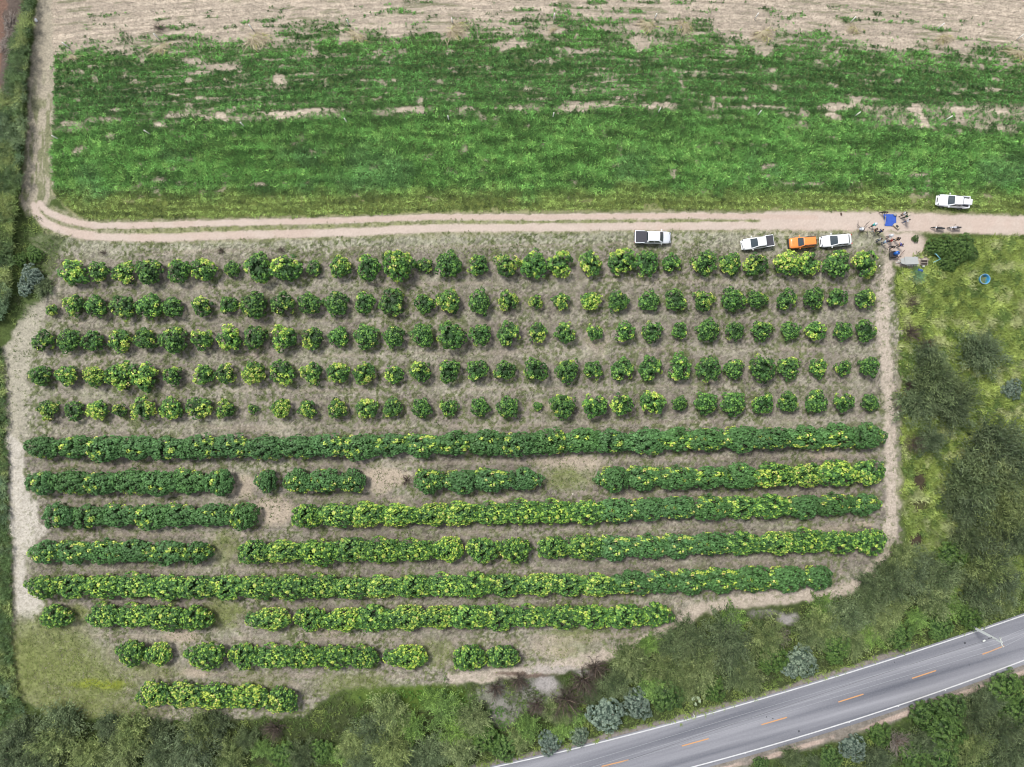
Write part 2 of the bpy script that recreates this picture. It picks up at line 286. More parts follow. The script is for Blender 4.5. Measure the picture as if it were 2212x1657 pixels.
# ground sheet: fine inside the view, coarse out to the horizon
gx = np.concatenate([[-2000, -700, -300, -160, -110], np.arange(-84, 84.01, .17), [110, 160, 300, 700, 2000]])
gy = np.concatenate([[-2000, -700, -300, -140, -90], np.arange(-64, 64.01, .17), [90, 140, 300, 700, 2000]])
GX, GY = np.meshgrid(gx, gy); MX = GX / S + 1105.5; MY = -GY / S + 828.5
MXc = np.clip(MX, -200, 2400); MYc = np.clip(MY, -150, 1800)
CD = crop_density(MXc, MYc)
GC = ground_col(MXc, MYc)
WF = soft(MXc + (fbm(MXc, MYc, 18, 3) - .5) * 16, MYc + (fbm(MXc, MYc, 18, 8) - .5) * 10, [(112,-100),(116,200),(110,330),(114,420),(150,458),(190,476),(756,466),(1485,454),(2400,466),(2400,-160)], 4)
GC = GC * (1 - WF[..., None]) + field_col(MXc, MYc, CD) * WF[..., None]
ye = WF * ss(395, 440, MYc + (fbm(MXc, MYc, 40, 66) - .5) * 50)
GC = GC * (1 - .7 * ye[..., None]) + .7 * ye[..., None] * A(134, 146, 76) * (.7 + .6 * fbm(MXc, MYc, 7, 67, 3)[..., None])
RM = road_mask(MXc, MYc)
rc = A(222, 204, 190) * (.93 + .14 * fbm(MXc * .2, MYc, 6, 81, 3)[..., None])
red = np.maximum(ss(5, 1, np.abs(ddist(MXc, MYc, T_UP) - 2)) * .35 * ss(500, 700, MXc), .25 * ss(.5, .7, fbm(MXc, MYc, 70, 83)))
rc = rc * (1 - red[..., None]) + A(212, 182, 165) * red[..., None]
GC = GC * (1 - RM[..., None]) + rc * RM[..., None]
GC = GC * (.95 + .1 * np.random.RandomState(3).rand(*MX.shape))[..., None]
ny, nx = GX.shape
idx = np.arange(nx * ny).reshape(ny, nx)
quads = np.stack([idx[:-1, :-1], idx[:-1, 1:], idx[1:, 1:], idx[1:, :-1]], -1).reshape(-1, 4)
GV = np.stack([GX.ravel(), GY.ravel(), np.zeros(nx * ny)], 1)
def groundmat():
    m = bpy.data.materials.new('soil'); m.use_nodes = True; n = m.node_tree; b = n.nodes['Principled BSDF']
    at = n.nodes.new('ShaderNodeAttribute'); at.attribute_name = 'tint'
    tc = n.nodes.new('ShaderNodeTexCoord'); mp = n.nodes.new('ShaderNodeMapping'); n.links.new(tc.outputs['Object'], mp.inputs['Vector'])
    no = n.nodes.new('ShaderNodeTexNoise'); no.inputs['Scale'].default_value = 3.2; no.inputs['Detail'].default_value = 7; no.inputs['Roughness'].default_value = .75
    n.links.new(mp.outputs[0], no.inputs['Vector'])
    mr = n.nodes.new('ShaderNodeMapRange'); mr.inputs['From Min'].default_value = .3; mr.inputs['From Max'].default_value = .7; mr.inputs['To Min'].default_value = .62; mr.inputs['To Max'].default_value = 1.38
    n.links.new(no.outputs['Fac'], mr.inputs['Value'])
    mx = n.nodes.new('ShaderNodeVectorMath'); mx.operation = 'SCALE'; n.links.new(at.outputs['Color'], mx.inputs[0]); n.links.new(mr.outputs[0], mx.inputs['Scale'])
    n.links.new(mx.outputs[0], b.inputs['Base Color']); b.inputs['Roughness'].default_value = .95; b.inputs['Specular IOR Level'].default_value = .1
    bp = n.nodes.new('ShaderNodeBump'); bp.inputs['Strength'].default_value = .5; bp.inputs['Distance'].default_value = .06
    n.links.new(no.outputs['Fac'], bp.inputs['Height']); n.links.new(bp.outputs[0], b.inputs['Normal'])
    return m
SOIL = groundmat()
tag(link('ground', npmesh('ground', GV, quads, GC.reshape(-1, 3)), mats=SOIL), kind='structure')
def subsheet(name, mask, z):
    q = quads[mask.ravel()[quads].min(1) > .5]; u, inv = np.unique(q.ravel(), return_inverse=True)
    v = GV[u].copy(); v[:, 2] = z
    return tag(link(name, npmesh(name, v, inv.reshape(-1, 4), GC.reshape(-1, 3)[u]), mats=SOIL), kind='structure')
inview = (np.abs(GX) < 82) & (np.abs(GY) < 62)
subsheet('field', (WF > .5) & (RM < .4) & inview, .004)
o_ = subsheet('dirt_road', (RM > .5) & inview, .008); ROADM = groundmat(); ROADM.name = 'packed_dirt'; o_.data.materials[0] = ROADM
for n_ in ROADM.node_tree.nodes:
    if n_.type == 'MAP_RANGE': n_.inputs['To Min'].default_value = .92; n_.inputs['To Max'].default_value = 1.08
    if n_.type == 'BUMP': n_.inputs['Strength'].default_value = .12
subsheet('footpath', (ss(15, 11, ddist(MXc + (fbm(MXc, MYc, 18, 3) - .5) * 22, MYc + (fbm(MXc, MYc, 18, 8) - .5) * 18, PATH)) > .5) & (RM < .4) & inview, .005)
def lookup(arr, X, Y):
    i = np.clip(((Y + 64) / .17).astype(int) + 5, 0, ny - 1); j = np.clip(((X + 84) / .17).astype(int) + 5, 0, nx - 1); return arr[i, j]
# ------------------------------------------------------------------ grass-like stuff (uncountable blades)
def blades(name, pts, per, ln, wd, elev, cols, seed, z0=0.0, rise=1.0, lean=None, m=None, parent=None):
    """pts (N,2 or 3) tuft centres; every tuft gets `per` arching blades. ln per tuft; cols per tuft (N,3)"""
    rs = np.random.RandomState(seed); N = len(pts); M = N * per
    base = np.repeat(pts[:, :2], per, 0); L = np.repeat(ln, per) * rs.uniform(.6, 1.15, M)
    az = rs.uniform(0, 2 * np.pi, M); el = np.radians(rs.uniform(elev[0], elev[1], M))
    dx, dy = np.cos(az), np.sin(az)
    if lean == 'row': dy = dy * .3
    elif lean is not None: dx = dx + lean[0]; dy = dy + lean[1]; q = np.hypot(dx, dy) + 1e-6; dx /= q; dy /= q
    zb = (np.repeat(pts[:, 2], per) if pts.shape[1] > 2 else np.zeros(M)) + z0
    b = np.stack([base[:, 0] + dx * .02, base[:, 1] + dy * .02, zb], 1)
    hx = np.cos(el) * L; hz = np.sin(el) * L * rise
    mid = b + np.stack([dx * hx * .5, dy * hx * .5, hz * .62], 1); tip = b + np.stack([dx * hx, dy * hx, hz * .72], 1)
    wv = np.stack([-dy, dx, np.zeros(M)], 1) * (wd * rs.uniform(.7, 1.2, M) * .5)[:, None]
    v = np.stack([b, mid + wv, tip, mid - wv], 1).reshape(-1, 3); f = np.arange(M * 4).reshape(-1, 4)
    c = np.repeat(cols, per, 0) * rs.uniform(.72, 1.3, M)[:, None]; c = np.repeat(c, 4, 0)
    return link(name, npmesh(name, v, f, c), parent, m or GRASS)
def scatter(n, x0, x1, y0, y1, dens, seed):
    rs = np.random.RandomState(seed); x = rs.uniform(x0, x1, n); y = rs.uniform(y0, y1, n); d = dens(x, y); k = rs.rand(n) < d
    x, y = x[k], y[k]; return x, y
def W2(x, y): return np.stack([(x - 1105.5) * S, -(y - 828.5) * S], 1)
def pal(n, seed, *cs):
    rs = np.random.RandomState(seed); cs = np.array(cs); i = rs.randint(0, len(cs), n); j = rs.randint(0, len(cs), n); t = rs.rand(n)[:, None]; return cs[i] * (1 - t) + cs[j] * t

# green crop in the big field
x, y = scatter(98000, 100, 2260, -20, 480, lambda x, y: np.clip(lookup(CD * (1 - RM), *W2(x, y).T) * 1.25, 0, 1), 1)
v = vrow(x, y)
big = ss(150, 330, v) * ss(450, 380, y + (fbm(x, y, 50, 5) - .5) * 60)
cD = A(80, 122, 62, .9); cM = A(98, 145, 70, .88); cL = A(146, 186, 98, .94); cB = A(96, 136, 84, .84); cY = A(146, 162, 88, .8)
t1 = fbm(x, y, 70, 15); cc = cD[None] * np.ones((len(x), 1)); 
def mx_(c, k, m): return c * (1 - m[:, None]) + k * m[:, None]
cc = mx_(cc, cM, big * .75 + .15 * t1); cc = mx_(cc, cL, big * ss(.5, .8, fbm(x, y, 6, 19, 2)) * .7)
cc = mx_(cc, cB, ss(.56, .68, fbm(x, y, 110, 27)) * ss(280, 330, v) * .5)
cc = mx_(cc, cY, ss(392, 440, y + (fbm(x, y, 40, 66) - .5) * 60) * .75)
cc = mx_(cc, cM * 1.1, ss(130, 90, v) * .7); cc = mx_(cc, cD * .9, ss(.55, .66, fbm(x, y, 45, 29)) * ss(240, 200, v) * .6)
cc = cc * np.random.RandomState(8).uniform(.55, 1.4, len(x))[:, None] * (.35 + 1.3 * fbm(x, y, 6, 33, 2))[:, None] * (.55 + .9 * ss(.3, .7, fbm(x * .08, v, 5, 35, 3)))[:, None]
tag(blades('crop', W2(x, y), 6, .34 + .40 * big, .085, (12, 62), cc, 11), 'knee high green forage crop covering the upper field', 'crop', kind='stuff')
# dry stubble straw in the field
x, y = scatter(46000, 100, 2260, -30, 200, lambda x, y: (1 - lookup(CD, *W2(x, y).T)) * ss(190, 60, vrow(x, y)) * lookup(WF, *W2(x, y).T) * (1 - lookup(RM, *W2(x, y).T)) * (.35 + .65 * ss(.4, .6, fbm(x * .1, vrow(x, y), 5, 23, 3))), 2)
tag(blades('straw', W2(x, y), 3, np.full(len(x), .34), .05, (2, 22), pal(len(x), 4, A(214, 202, 184), A(192, 178, 162), A(164, 152, 134), A(200, 190, 168)), 12, lean='row'), 'pale dry straw lying in rows on the harvested strip', 'straw', kind='stuff')
# wild grass: right-hand plot, verges, thicket floor
def clear_d(x, y): return (1 - ell(x, y, 1990, 568, 26, 12, .3)) * (1 - ell(x, y, 1955, 572, 30, 12, .3)) * (1 - .8 * ell(x, y, 2020, 558, 22, 18, .3)) * (1 - .7 * ell(x, y, 2122, 604, 11, 11, .2))
def wild_d(x, y):
    wx = x + (fbm(x, y, 18, 3) - .5) * 22; wy = y + (fbm(x, y, 18, 8) - .5) * 18
    d = soft(wx, wy, [(1940,590),(2010,530),(2300,500),(2300,1270),(2030,1280),(1960,1250),(1948,1000)], 8)
    bare = 0
    for (cx, cy, rx, ry) in [(1987,1040,14,22),(1977,1167,17,13),(1985,1091,16,12),(1955,850,10,40)]: bare = np.maximum(bare, ell(wx, wy, cx, cy, rx, ry, .4))
    return d * clear_d(x, y) * (1 - bare) * (.45 + .55 * ss(.3, .55, fbm(x, y, 14, 49)))
x, y = scatter(26000, 1925, 2260, 495, 1400, wild_d, 5)
t = fbm(x, y, 34, 51); t2 = fbm(x, y, 12, 53)
cc = mx_(A(142, 160, 80, .8)[None] * np.ones((len(x), 1)), A(178, 196, 104, .8), ss(.45, .65, t)); cc = mx_(cc, A(84, 114, 58, .8), ss(.5, .64, t2) * .75)
cc = mx_(cc, A(196, 200, 144, .8), ss(.58, .7, fbm(x, y, 24, 57)) * .7); cc = mx_(cc, A(80, 106, 60, .8), ss(980, 1200, y) * .35)
ang = fbm(x, y, 60, 58) * 3
tag(blades('wild_grass', W2(x, y), 7, np.full(len(x), .9), .085, (22, 70), cc * (.6 + .8 * fbm(x, y, 10, 34, 2))[:, None], 13, lean=(.7, .45)), 'tall bright green and yellow wild grass beside the orchard', 'grass', kind='stuff')
def under_d(x, y):
    wx = x + (fbm(x, y, 18, 3) - .5) * 22; wy = y + (fbm(x, y, 18, 8) - .5) * 18
    tf = soft(wx, wy, [(40,1560),(640,1550),(720,1500),(1010,1480),(1150,1470),(1300,1448),(1440,1388),(1540,1325),(1800,1305),(1900,1265),(2000,1200),(2300,1150),(2300,1285),(2087,1362),(1797,1455),(1485,1548),(1241,1606),(1000,1670),(-50,1700),(-50,1560)], 6)
    lo = y - np.interp(x, [p[0] for p in HW_LO], [p[1] for p in HW_LO]); tf = np.maximum(tf, ss(30, 42, lo + (fbm(x, y, 30, 43) - .5) * 26) * (x > 1450))
    for (cx, cy, rx, ry) in [(1178,1477,30,22),(1060,1500,26,16),(1700,1338,22,14)]: tf = tf * (1 - ell(wx, wy, cx, cy, rx, ry, .4))
    tf = np.maximum(tf, .8 * soft(wx, wy, [(30,470),(72,470),(150,520),(128,550),(90,640),(40,700),(10,650)], 10))
    return tf
x, y = scatter(60000, -30, 2260, 440, 1700, under_d, 6)
cc = mx_(A(94, 118, 60, .8)[None] * np.ones((len(x), 1)), A(142, 160, 86, .8), ss(.45, .65, fbm(x, y, 30, 91))); cc = mx_(cc, A(84, 90, 64, .8), ss(.5, .65, fbm(x, y, 22, 93)) * .8)
nearhw = ss(40, 12, ddist(x, y, HW_UP)); cc = mx_(cc, A(146, 168, 84, .8), nearhw * .7)
cc = mx_(cc, A(90, 150, 52, .66), np.maximum(ell(x, y, 900, 1505, 130, 20, .4), ell(x, y, 1075, 1560, 24, 50)) * .7)
tag(blades('undergrowth', W2(x, y), 6, np.full(len(x), .65), .08, (20, 70), cc, 14), 'weeds and low grass growing among the thicket by the highway', 'undergrowth', kind='stuff')
# short tufts and weeds on the orchard floor, verges and the strip between the wheel tracks
def orch_d(x, y):
    wx = x + (fbm(x, y, 18, 3) - .5) * 22; wy = y + (fbm(x, y, 18, 8) - .5) * 18
    om = np.maximum(soft(wx, wy, ORCH, 6), soft(x, y, [(90,440),(205,476),(756,466),(1485,456),(2300,466),(2300,506),(1900,505),(756,520),(90,500)], 4))
    om = np.maximum(om, .7 * soft(wx, wy, [(112,100),(114,430),(70,440),(48,420),(60,200)], 4))
    gr = ss(.47, .62, fbm(x, y, 5.5, 9, 2)) * (.2 + .8 * ss(.38, .6, fbm(x, y, 55, 17)))
    gr = np.maximum(gr, ss(4, 2, np.abs(y - np.interp(x, [p[0] for p in T_UP], [p[1] for p in T_UP]) - 10)) * ss(250, 320, x) * ss(1700, 1660, x) * ss(.4, .55, fbm(x, y, 16, 33)))
    for (cx, cy, rx, ry) in [(1225,1035,50,20),(480,1325,34,26),(170,1322,18,14),(945,1410,30,26),(150,1480,110,60),(110,1400,80,60),(760,1480,80,28),(640,548,260,9),(1150,540,400,12),(1650,548,300,12),(200,1540,140,20)]:
        gr = np.maximum(gr, ell(wx, wy, cx, cy, rx, ry, .5) * .8)
    lp = soft(wx, wy, [(14,930),(48,960),(52,1060),(84,1085),(88,1130),(104,1150),(62,1185),(54,1250),(96,1300),(72,1342),(36,1330),(26,1200)], 5)
    return om * gr * (1 - lp) * (1 - lookup(RM, *W2(x, y).T)) * (1 - .7 * ss(14, 8, ddist(wx, wy, PATH)))
x, y = scatter(110000, 0, 2240, 440, 1580, orch_d, 7)
cc = mx_(A(116, 130, 76, .78)[None] * np.ones((len(x), 1)), A(146, 156, 100, .75), ss(.45, .65, fbm(x, y, 30, 94))); cc = mx_(cc, A(92, 112, 64, .75), ss(.5, .62, fbm(x, y, 12, 95)) * .7)
cc = mx_(cc, A(150, 168, 78, .66), ss(1350, 1420, y) * .5)
tag(blades('orchard_grass', W2(x, y), 4, np.full(len(x), .26), .06, (15, 70), cc, 15), 'short weeds and grass tufts on the dry orchard floor', 'grass', kind='stuff')
# dry leaves and prunings between the fruit trees
def lit_d(x, y):
    wx = x + (fbm(x, y, 18, 3) - .5) * 22; wy = y + (fbm(x, y, 18, 8) - .5) * 18
    return soft(wx, wy, ORCH, 6) * ss(60, 110, x) * (.25 + .75 * ss(.42, .6, fbm(x, y, 20, 97))) * (1 - lookup(RM, *W2(x, y).T)) * (1 - ss(14, 8, ddist(wx, wy, PATH)))
x, y = scatter(60000, 20, 1940, 510, 1560, lit_d, 9)
tag(blades('leaf_litter', W2(x, y), 2, np.full(len(x), .34), .035, (1, 16), pal(len(x), 5, A(190, 178, 164), A(160, 148, 136), A(104, 92, 82), A(204, 196, 182), A(86, 76, 68)), 16), 'grey dry twigs and fallen leaves scattered under the fruit trees', 'leaf litter', kind='stuff')
# cane belt on the left edge
def cane_d(x, y): wx = x + (fbm(x, y, 14, 3) - .5) * 12; return np.maximum(soft(wx, y, CANE, 4), soft(wx, y, LCANE, 4) * .7)
x, y = scatter(26000, -60, 90, -30, 1620, cane_d, 10)
cc = mx_(A(96, 122, 72, .78)[None] * np.ones((len(x), 1)), A(148, 164, 98, .78), ss(.45, .62, fbm(x, y, 26, 98))); cc = mx_(cc, A(150, 168, 84, .66), ss(380, 450, y) * ss(560, 500, y) * .4); cc = mx_(cc, A(112, 140, 112, .66), ss(.55, .66, fbm(x, y, 50, 99)) * .6); cc = mx_(cc, A(72, 96, 58, .8), ss(.5, .62, fbm(x, y, 16, 100)) * .7)
hgt = 1.2 * ss(800, 600, y) + .6
pts = np.concatenate([W2(x, y), (np.random.RandomState(4).rand(len(x)) * hgt)[:, None]], 1)
k = 1 - pts[:, 2] / H; pts[:, 0] *= k; pts[:, 1] *= k
tag(blades('cane_belt', pts, 7, .55 + .35 * hgt / 1.8, .075, (5, 65), cc * (.3 + 1.4 * fbm(x * 1.4, y, 7, 131, 2))[:, None], 17), 'dense belt of tall cane grass along the left edge', 'cane', kind='stuff')

# ------------------------------------------------------------------ tubes
def tube_mesh(paths, name='tube', seg=6):
    """paths: list of (points, radii)"""
    V = []; F = []
    for pts, rad in paths:
        n0 = len(V); pts = [Vector(p) for p in pts]
        for i, p in enumerate(pts):
            d = (pts[min(i + 1, len(pts) - 1)] - pts[max(i - 1, 0)]).normalized(); a = d.cross(Vector((0, 0, 1)));
            if a.length < .05: a = d.cross(Vector((1, 0, 0)))
            a.normalize(); b = d.cross(a); r = rad[i] if hasattr(rad, '__len__') else rad
            for s in range(seg): t = 2 * math.pi * s / seg; V.append(p + a * (math.cos(t) * r) + b * (math.sin(t) * r))
        for i in range(len(pts) - 1):
            for s in range(seg): s2 = (s + 1) % seg; F.append((n0 + i * seg + s, n0 + i * seg + s2, n0 + (i + 1) * seg + s2, n0 + (i + 1) * seg + s))
        F.append(tuple(n0 + s for s in range(seg))[::-1]); F.append(tuple(n0 + (len(pts) - 1) * seg + s for s in range(seg)))
    me = bpy.data.meshes.new(name); me.from_pydata([tuple(v) for v in V], [], F); me.update()
    for p in me.polygons: p.use_smooth = True
    return me

# ------------------------------------------------------------------ fruit trees
def star_leaves(C, N, R, colr, rs, lobes=5):
    """broad lobed leaves. C centres (n,3), N normals, R radii, colr (n,3)"""
    n = len(C); N = N / (np.linalg.norm(N, axis=1)[:, None] + 1e-9); t = rs.normal(size=(n, 3)); U = np.cross(N, t); U /= np.linalg.norm(U, axis=1)[:, None] + 1e-9; Wv = np.cross(N, U)
    k = lobes * 2; a = np.arange(k) * 2 * np.pi / k
    rr = np.where(np.arange(k) % 2 == 0, 1.0, .52); dz = np.where(np.arange(k) % 2 == 0, -.28, -.02)
    jit = 1 + rs.uniform(-.18, .18, (n, k))
    ring = C[:, None] + (U[:, None] * np.cos(a)[None, :, None] + Wv[:, None] * np.sin(a)[None, :, None]) * (R[:, None] * rr[None] * jit)[..., None] + N[:, None] * (R[:, None] * dz[None])[..., None]
    v = np.concatenate([C[:, None], ring], 1).reshape(-1, 3)
    base = (np.arange(n) * (k + 1))[:, None]; i = np.arange(k)[None]
    f = np.stack([base + 0 * i, base + 1 + i, base + 1 + (i + 1) % k], -1).reshape(-1, 3)
    return v, f, np.repeat(colr, k + 1, 0)
gD = A(54, 84, 44, .85); gM = A(80, 124, 62, .85); gB = A(132, 176, 76, .9); gY = A(196, 216, 96, .85); gO = A(226, 212, 136, .8); gT = A(88, 126, 74, .88)
def fig_crown(seed, yel, rx, ry, hz=1.45, tone=0, nclump=50, per=18, hole=0.15):
    rs = np.random.RandomState(seed); C = []; N = []; R = []; K = []
    ph = rs.uniform(0, 6.28, 4)
    ycen = rs.normal(size=(2, 3)); ycen[:, 2] = abs(ycen[:, 2]); ycen /= np.linalg.norm(ycen, axis=1)[:, None]
    pY = [.03, .14, .36, .68][yel]
    gold = (1 + 5 ** .5) / 2
    for i in range(nclump):
        u = (i + .5) / nclump; ph_i = 2 * np.pi * i / gold; z = 1 - 1.12 * u; rad = math.sqrt(max(0, 1 - z * z)); d = np.array([rad * math.cos(ph_i), rad * math.sin(ph_i), z]) + rs.normal(size=3) * .12; d /= np.linalg.norm(d)
        az = math.atan2(d[1], d[0]); lob = 1 + .11 * math.sin(3 * az + ph[0]) + .08 * math.sin(5 * az + ph[1]) + rs.uniform(-.13, .10)
        if z > .8 and rs.rand() < hole: continue
        if hole > 0 and z < .75 and math.cos(az - ph[2]) > .80 and rs.rand() < .75: continue
        cen = d * np.array([rx, ry, hz]) * .84 * lob; cen[2] += 1.25
        cs = .46 * rs.uniform(.8, 1.15)
        yb = max(float(d @ ycen[0]), float(d @ ycen[1])) > .55
        isY = rs.rand() < (min(1, pY * 1.9) if yb else pY * .35)
        br = rs.rand()
        for j in range(per):
            q = rs.normal(size=3); q /= np.linalg.norm(q); q = q + d * .7; q /= np.linalg.norm(q)
            p = cen + q * cs * rs.uniform(.55, 1.0) ** .6
            C.append(p); N.append(q * .5 + d * .3 + np.array([0, 0, .55]) + rs.normal(size=3) * .28)
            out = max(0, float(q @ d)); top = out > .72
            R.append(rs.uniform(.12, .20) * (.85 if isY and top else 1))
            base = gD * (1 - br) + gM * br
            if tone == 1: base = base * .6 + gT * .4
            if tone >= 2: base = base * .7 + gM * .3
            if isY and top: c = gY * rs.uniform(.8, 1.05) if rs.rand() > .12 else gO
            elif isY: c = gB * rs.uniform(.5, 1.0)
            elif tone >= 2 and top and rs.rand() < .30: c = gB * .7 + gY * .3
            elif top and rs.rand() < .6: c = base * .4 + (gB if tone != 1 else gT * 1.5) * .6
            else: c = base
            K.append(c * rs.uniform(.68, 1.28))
    # dark inner leaves that close the crown
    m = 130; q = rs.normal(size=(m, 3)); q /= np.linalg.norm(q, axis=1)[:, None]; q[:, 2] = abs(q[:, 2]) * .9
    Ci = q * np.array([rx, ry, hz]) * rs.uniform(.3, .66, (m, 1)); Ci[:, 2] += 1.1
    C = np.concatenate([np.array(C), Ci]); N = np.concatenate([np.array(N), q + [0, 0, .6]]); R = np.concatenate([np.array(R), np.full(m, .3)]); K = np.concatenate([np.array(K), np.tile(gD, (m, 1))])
    v, f, c = star_leaves(C, N, R, K, rs)
    return npmesh('crown', v, f, c)
def trunk_mesh(seed, rx, ry, h=1.2):
    rs = random.Random(seed); paths = [([(0, 0, -.05), (.03, 0, .3), (0, .02, .55)], [.13, .11, .09])]
    for i in range(6):
        a = i * math.pi / 3 + rs.uniform(-.3, .3); paths.append(([(0, 0, .45), (math.cos(a) * rx * .3, math.sin(a) * ry * .3, .9), (math.cos(a) * rx * .65, math.sin(a) * ry * .65, 1.5 + rs.uniform(0, .5))], [.07, .05, .025]))
    return tube_mesh(paths, 'trunk', 5)
RS = random.Random(77)
SV = {}
for yl in range(4):
    for k in range(4):
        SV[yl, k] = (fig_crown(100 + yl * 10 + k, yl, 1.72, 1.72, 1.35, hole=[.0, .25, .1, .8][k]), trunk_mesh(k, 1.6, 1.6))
HV = {}
for tn in range(4):
    for k in range(4):
        yl = [0, 1, 1, 2][tn] if k else [1, 0, 2, 2][tn]
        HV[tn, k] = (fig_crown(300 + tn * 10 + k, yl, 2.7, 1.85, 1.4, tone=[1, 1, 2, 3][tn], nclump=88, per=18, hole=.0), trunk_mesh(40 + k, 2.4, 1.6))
for d_ in (SV, HV):
    for (a, b) in d_.values(): a.materials.append(LEAF); b.materials.append(BARK)
ORD = 'first second third fourth fifth sixth seventh eighth ninth tenth eleventh twelfth thirteenth fourteenth fifteenth sixteenth seventeenth eighteenth nineteenth'.split()
def ordw(n):
    if n <= 19: return ORD[n - 1]
    t, u = divmod(n, 10); T = {2: 'twent', 3: 'thirt', 4: 'fort', 5: 'fift', 6: 'sixt'}[t]
    return T + 'ieth' if u == 0 else T + 'y-' + ORD[u - 1]
proto = {}
def tree(name, meshes, loc, rz, sc, tint, label, cat, group):
    key = id(meshes)
    if key not in proto:
        r = empty(name); link('trunk', meshes[1], r); link('crown', meshes[0], r); proto[key] = r
    else:
        s = proto[key]; r = s.copy(); col.objects.link(r)
        for ch in s.children:
            c = ch.copy(); col.objects.link(c); c.parent = r
    r.location = loc; r.rotation_euler = (0, 0, rz); r.scale = sc
    for ch in r.children:
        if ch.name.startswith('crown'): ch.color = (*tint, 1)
    tag(r, label, cat, group); return r
YW = ['plain dark green', 'green', 'yellow flecked', 'yellow topped']
for ri, R in enumerate(SINGLE):
    n = len(R['x'])
    for i in range(n):
        r = R['r'][i] * S; yl = R['t'][i]; s = r / 1.83; size = 'small ' if r < 1.35 else ('large ' if r > 1.95 else '')
        b = RS.uniform(.85, 1.15)
        tree('fruit_tree', SV[yl, RS.randrange(4)], P(R['x'][i], R['y'][i], 1.7 * s) * Vector((1, 1, 0)) if False else Vector((*P(R['x'][i], R['y'][i], 1.6 * s).xy, 0)), RS.uniform(0, 6.28), (s * RS.uniform(.9, 1.1), s * RS.uniform(.9, 1.1), s * RS.uniform(.85, 1.1)),
             (b, b * RS.uniform(.95, 1.05), b), f'{size}{YW[yl]} fruit tree, {ordw(i + 1)} from left in {ordw(ri + 1)} row from top', 'fruit tree', 'fruit trees planted in rows in the orchard')
HW_ = ['bluish', 'green', 'bright green', 'yellowish']
def tone_of(row, x):
    if row == 6: return 1 if (840 < x < 1020 or x > 1450) else 0
    if row == 7: return 0 if x < 500 else (3 if x > 1620 else 1)
    if row == 8: return 0 if x < 555 else (2 if x < 1300 or 1540 < x < 1700 else 1)
    if row == 9: return 1 if x < 500 or 1300 < x < 1560 else 2
    if row == 10: return 2 if x < 1330 else 1
    return 2 if row < 13 else 3
for (row, segs, ln, tone) in HEDGE:
    k = 0
    for (a, b) in segs:
        L = b - a; n = max(1, round(L / 68.0)) if L > 80 else 1; sp = L / n
        for i in range(n):
            x = a + sp * (i + .5); yc = float(np.interp(x, [p[0] for p in ln], [p[1] for p in ln])); k += 1
            edge = (i == 0 or i == n - 1) and n > 1
            hx = sp * .5 * S * ((1.36 if not edge else 1.0) if n > 1 else .92) ; tn = tone_of(row, x)
            b_ = RS.uniform(.85, 1.12); fx = hx / 2.7 * 1.05 if n > 1 else hx / 2.6
            tree('fruit_tree', HV[tn, RS.randrange(4)], Vector((*P(x, yc + RS.uniform(-2, 2), 1.7).xy, 0)), RS.choice([0, math.pi]) + RS.uniform(-.06, .06), (fx, RS.uniform(.84, 1.0), RS.uniform(.85, 1.1)),
                 (b_, b_, b_ * RS.uniform(.9, 1.1)), f'{HW_[tn]} hedged fruit tree, {ordw(k)} from left in {ordw(row)} row from top', 'fruit tree', 'fruit trees planted in rows in the orchard')
